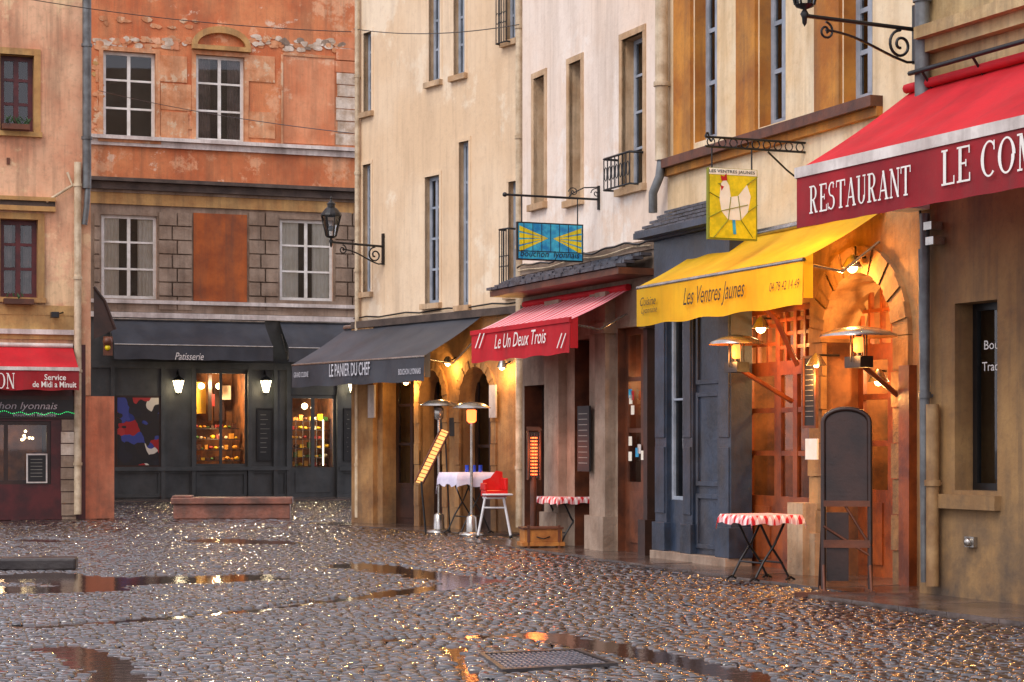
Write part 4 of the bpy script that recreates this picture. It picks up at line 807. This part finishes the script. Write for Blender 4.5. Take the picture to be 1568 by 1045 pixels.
wire(WF.pt(U(WF,150),Vv(WF,150,140),.1),WM.pt(0,Vv(WM,545,205),.05),.1);wire(WM.pt(0,Vv(WM,545,45),.05),WW.pt(.1,Vv(WW,805,38),.1),.12);wire(WL.pt(1,Vv(WL,20,-10),.1),WM.pt(0,Vv(WM,545,50),.1),.15);P.done(g)
# ---------------- ground
me=bpy.data.meshes.new('ground');s=400;me.from_pydata([(-s,-s,-.034),(s,-s,-.034),(s,s,-.034),(-s,s,-.034)],[],[(0,1,2,3)]);me.materials.append(M['mortar']);link(bpy.data.objects.new('ground',me))
P=Part('pavement')
def strip(fr,u0,u1,w,z=.004):
    u=u0
    while u<u1:
        ue=min(u+random.uniform(.7,1.1),u1);dz=random.uniform(-.003,.003)
        for (wa,wb) in ((-.5,w*.5),(w*.5,w)): P.box(fr,u+.004,ue-.004,-.05,z+dz,wa+.004,wb-.004,M['slabs'])
        u=ue
strip(WM,-.3,U(WM,806),.9,.006);strip(WW,-.3,U(WW,1022),.95,.012);strip(WB,-.25,U(WB,1450),1.1,.018);strip(WR,-.3,12,1.15,.024);strip(WF,0,U(WF,700),1.6,.02)
P.done()
segs=[]
def pl(pts,r,dep=.035):
    q=[G(*p)[:2] for p in pts]
    for a,b in zip(q[:-1],q[1:]): segs.append((a,b,r,dep))
pl([(545,864),(735,888)],.42);pl([(735,889),(540,915),(340,938),(60,958)],.2);pl([(60,884),(180,889),(330,884)],.9);pl([(-40,902),(120,900)],.5)
pl([(90,990),(150,1012),(215,1060)],.2);pl([(545,978),(690,975),(830,968)],.11);pl([(830,970),(960,995),(1130,1032),(1180,1050)],.2);pl([(690,990),(730,1050)],.08,.03);pl([(330,826),(420,830)],.5);pl([(60,826),(100,828)],.4)
def dip(x,y):
    h=np.zeros_like(x)
    for (a,b,r,dep) in segs:
        ax,ay=a;bx,by=b;L=(bx-ax)**2+(by-ay)**2;t=np.clip(((x-ax)*(bx-ax)+(y-ay)*(by-ay))/L,0,1)
        d=np.hypot(x-ax-t*(bx-ax),y-ay-t*(by-ay));d=d+.14*r*np.sin(x*5+y*3)+.14*r*np.sin(x*2.1-y*6);h=np.maximum(h,dep*np.clip((r-d)/(.6*r)+.3,0,1))
    return h
def stones():
    xs=[];ys=[];sx=[];sy=[];y=11.5
    while y<54:
        s=.098 if y<24 else (.115 if y<34 else .15)
        half=.28*y+1.0; n=int(2*half/(s*1.12)); x=np.cumsum(s*rng.uniform(.9,1.5,n))-half+rng.uniform(0,s)
        wd=np.diff(x,append=x[-1]+s); xs.append(x+wd/2);ys.append(np.full(n,y)+rng.normal(0,.006,n));sx.append(wd);sy.append(np.full(n,s));y+=s*1.01
    X=np.concatenate(xs);Y=np.concatenate(ys);A=np.concatenate(sx);B=np.concatenate(sy)
    Y=Y+.2*np.sin(X*.9+.6)+.08*np.sin(X*2.3+Y*.4); X=X+.05*np.sin(Y*1.3)
    k=np.ones(len(X),bool)
    for fr,u0,u1,w in ((WM,-.3,9,.9),(WW,-.3,7,.95),(WB,-.25,9,1.1),(WR,-.3,40,1.15),(WF,-5,60,1.6)):
        u=(X-fr.p.x)*fr.U.x+(Y-fr.p.y)*fr.U.y;ww=(X-fr.p.x)*fr.W.x+(Y-fr.p.y)*fr.W.y; k&=~((u>u0)&(u<u1)&(ww<w+.03)&(ww>-9))
    X,Y,A,B=X[k],Y[k],A[k],B[k];n=len(X);print('stones',n)
    t=np.array([-.475,-.36,.0,.36,.475]);gx,gy=np.meshgrid(t,t);gx=gx.ravel();gy=gy.ravel()
    zf=lambda a:np.where(a>.4,-.021,np.where(a>.2,-.0022,0.))
    zt=zf(np.abs(gx))+zf(np.abs(gy)); corner=(np.abs(gx)>.4)&(np.abs(gy)>.4); zt=np.maximum(zt,-.034)
    ang=rng.normal(0,.07,n);ca,sa=np.cos(ang),np.sin(ang)
    lx=gx[None,:]*A[:,None]*np.where(corner,.93,1)[None,:];ly=gy[None,:]*B[:,None]*np.where(corner,.93,1)[None,:]
    lx=lx+rng.normal(0,.003,lx.shape);ly=ly+rng.normal(0,.003,ly.shape)
    tx=rng.normal(0,.06,n);ty=rng.normal(0.03,.085,n)
    vx=X[:,None]+lx*ca[:,None]-ly*sa[:,None];vy=Y[:,None]+lx*sa[:,None]+ly*ca[:,None]
    und=.006*np.sin(X*1.7+Y*.6)+.006*np.sin(Y*1.1-X*.5)
    vz=zt[None,:]+(tx[:,None]*lx+ty[:,None]*ly)+rng.normal(0,.003,n)[:,None]+und[:,None]-dip(X,Y)[:,None]+rng.normal(0,.0014,lx.shape)
    V=np.stack([vx,vy,vz],-1).reshape(-1,3)
    f=np.array([[i*5+j,i*5+j+1,(i+1)*5+j+1,(i+1)*5+j] for i in range(4) for j in range(4)])
    FF=(np.arange(n)[:,None,None]*25+f[None]).reshape(-1,4)
    me=bpy.data.meshes.new('cobblestones');me.vertices.add(len(V));me.vertices.foreach_set('co',V.ravel());me.loops.add(FF.size);me.loops.foreach_set('vertex_index',FF.ravel().astype(np.int32));me.polygons.add(len(FF));me.polygons.foreach_set('loop_start',np.arange(0,FF.size,4,dtype=np.int32));me.polygons.foreach_set('use_smooth',np.ones(len(FF),bool));me.update(calc_edges=True)
    m,nt,b=newmat('wet_cobble');geo=NN(nt,'ShaderNodeNewGeometry');r=NN(nt,'ShaderNodeValToRGB');e=r.color_ramp.elements;e[0].color=C(26,23,25);e[1].color=C(88,76,74);q=e.new(.5);q.color=C(44,38,40);q=e.new(.75);q.color=C(62,46,40)
    P_=geo.outputs['Position']
    nt.links.new(geo.outputs['Random Per Island'],r.inputs[0]);col=mix(nt,ramp(nt,noise(nt,P_,18,5),.4,.7,0,.6),r.outputs[0],C(18,16,17));nt.links.new(col,b.inputs['Base Color'])
    nt.links.new(ramp(nt,noise(nt,P_,1.3,6),.35,.68,.06,.24),b.inputs['Roughness'])
    bp=NN(nt,'ShaderNodeBump');bp.inputs['Strength'].default_value=.6;bp.inputs['Distance'].default_value=.008;nt.links.new(noise(nt,P_,30,5,rough=.65),bp.inputs['Height']);nt.links.new(bp.outputs[0],b.inputs['Normal'])
    b.inputs['Specular IOR Level'].default_value=1.0;b.inputs['Coat Weight'].default_value=.8;b.inputs['Coat Roughness'].default_value=.05;b.inputs['Coat IOR'].default_value=1.55
    me.materials.append(m);link(bpy.data.objects.new('cobblestones',me))
stones()
m,nt,b=newmat('rain_water');b.inputs['Base Color'].default_value=C(70,52,42);b.inputs['Roughness'].default_value=.06;b.inputs['IOR'].default_value=1.5
pos=NN(nt,'ShaderNodeNewGeometry').outputs['Position'];bp=NN(nt,'ShaderNodeBump');bp.inputs['Strength'].default_value=.16;bp.inputs['Distance'].default_value=.01;nt.links.new(noise(nt,pos,9,4),bp.inputs['Height']);nt.links.new(bp.outputs[0],b.inputs['Normal'])
P=Part('puddle')
for i,(a,b_,r,dep) in enumerate(segs):
    a=Vector(a);b2=Vector(b_);d=(b2-a).normalized();nn=Vector((-d.y,d.x));R=r*1.3;z=-.0185+.0003*i
    pts=[]
    for k in range(12):
        t=math.pi*(k/11)+math.pi/2;pts.append(a+d*math.cos(t)*R*(1+.1*math.sin(k*2))+nn*math.sin(t)*R*(1+.1*math.cos(k*3)))
    for k in range(12):
        t=math.pi*(k/11)-math.pi/2;pts.append(b2+d*math.cos(t)*R*(1+.1*math.sin(k*2))+nn*math.sin(t)*R*(1+.1*math.cos(k*3)))
    P.poly([(p.x,p.y,z) for p in pts],m)
P.done()
# drain grate
g=grp('drain_grate',G(835,1012));P=Part('grate');a=[G(742,1006),G(880,1000),G(935,1020),G(775,1029)]
ms=pm('cast_iron',C(150,148,156),C(112,110,118),.3,8,.3,20,metal=.4)
def bl(s,t,z=0):
    p=Vector(a[0]).lerp(Vector(a[1]),s);q=Vector(a[3]).lerp(Vector(a[2]),s);r=p.lerp(q,t);return (r.x,r.y,z)
P.poly([bl(0,0,.008),bl(1,0,.008),bl(1,1,.008),bl(0,1,.008)],M['black'])
def slab(s0,s1,t0,t1,z,m):
    c4=[bl(s0,t0,z),bl(s1,t0,z),bl(s1,t1,z),bl(s0,t1,z)];P.poly(c4,m)
    for p,q in zip(c4,c4[1:]+c4[:1]): P.poly([p,q,(q[0],q[1],.0),(p[0],p[1],.0)],m)
slab(-.05,1.05,-.07,0,.026,M['kerb']);slab(-.05,1.05,1,1.07,.026,M['kerb']);slab(-.05,0,0,1,.026,M['kerb']);slab(1,1.05,0,1,.026,M['kerb'])
for i in range(18):
    for j in range(8): slab(.02+i*.054,.05+i*.054,.03+j*.122,.10+j*.122,.022,ms)
P.done(g)
g=grp('kerb',G(20,868));P=Part('kerb_block');c=G(20,872);ff=Fr((c[0],c[1]+.2),(1,.15));P.box(ff,-1.5,.72,-.03,.13,-.3,.15,M['kerb']);P.done(g,.03)
# ---------------- world, sun, camera
w=bpy.data.worlds.new('World');scene.world=w;w.use_nodes=True;nt=w.node_tree;bg=nt.nodes['Background'];sky=nt.nodes.new('ShaderNodeTexSky');sky.sky_type='NISHITA';sky.sun_disc=False
el,az=math.radians(48),math.radians(215)
sky.sun_elevation=el;sky.sun_rotation=az;sky.air_density=1.;sky.dust_density=3.;sky.ozone_density=1.
mx=mix(nt,.75,sky.outputs[0],(10.4,9.9,10.9,1));nt.links.new(mx,bg.inputs[0]);bg.inputs[1].default_value=.15
sl=bpy.data.lights.new('sun','SUN');sl.energy=1.35;sl.angle=math.radians(22);sl.color=(1,.92,.82);so=bpy.data.objects.new('sun',sl);link(so)
dirv=Vector((math.sin(az)*math.cos(el),math.cos(az)*math.cos(el),math.sin(el)));so.rotation_euler=dirv.to_track_quat('Z','Y').to_euler();so.location=(-5,-5,20)
cam=bpy.data.cameras.new('camera');co=bpy.data.objects.new('camera',cam);link(co);co.location=(0,0,H);co.rotation_euler=(math.pi/2,0,0);cam.sensor_width=36;cam.lens=36*F/1568;cam.shift_y=(HY-522.5)/1568;cam.clip_end=1000;scene.camera=co
scene.view_settings.view_transform='Standard';scene.view_settings.look='None';scene.view_settings.exposure=0
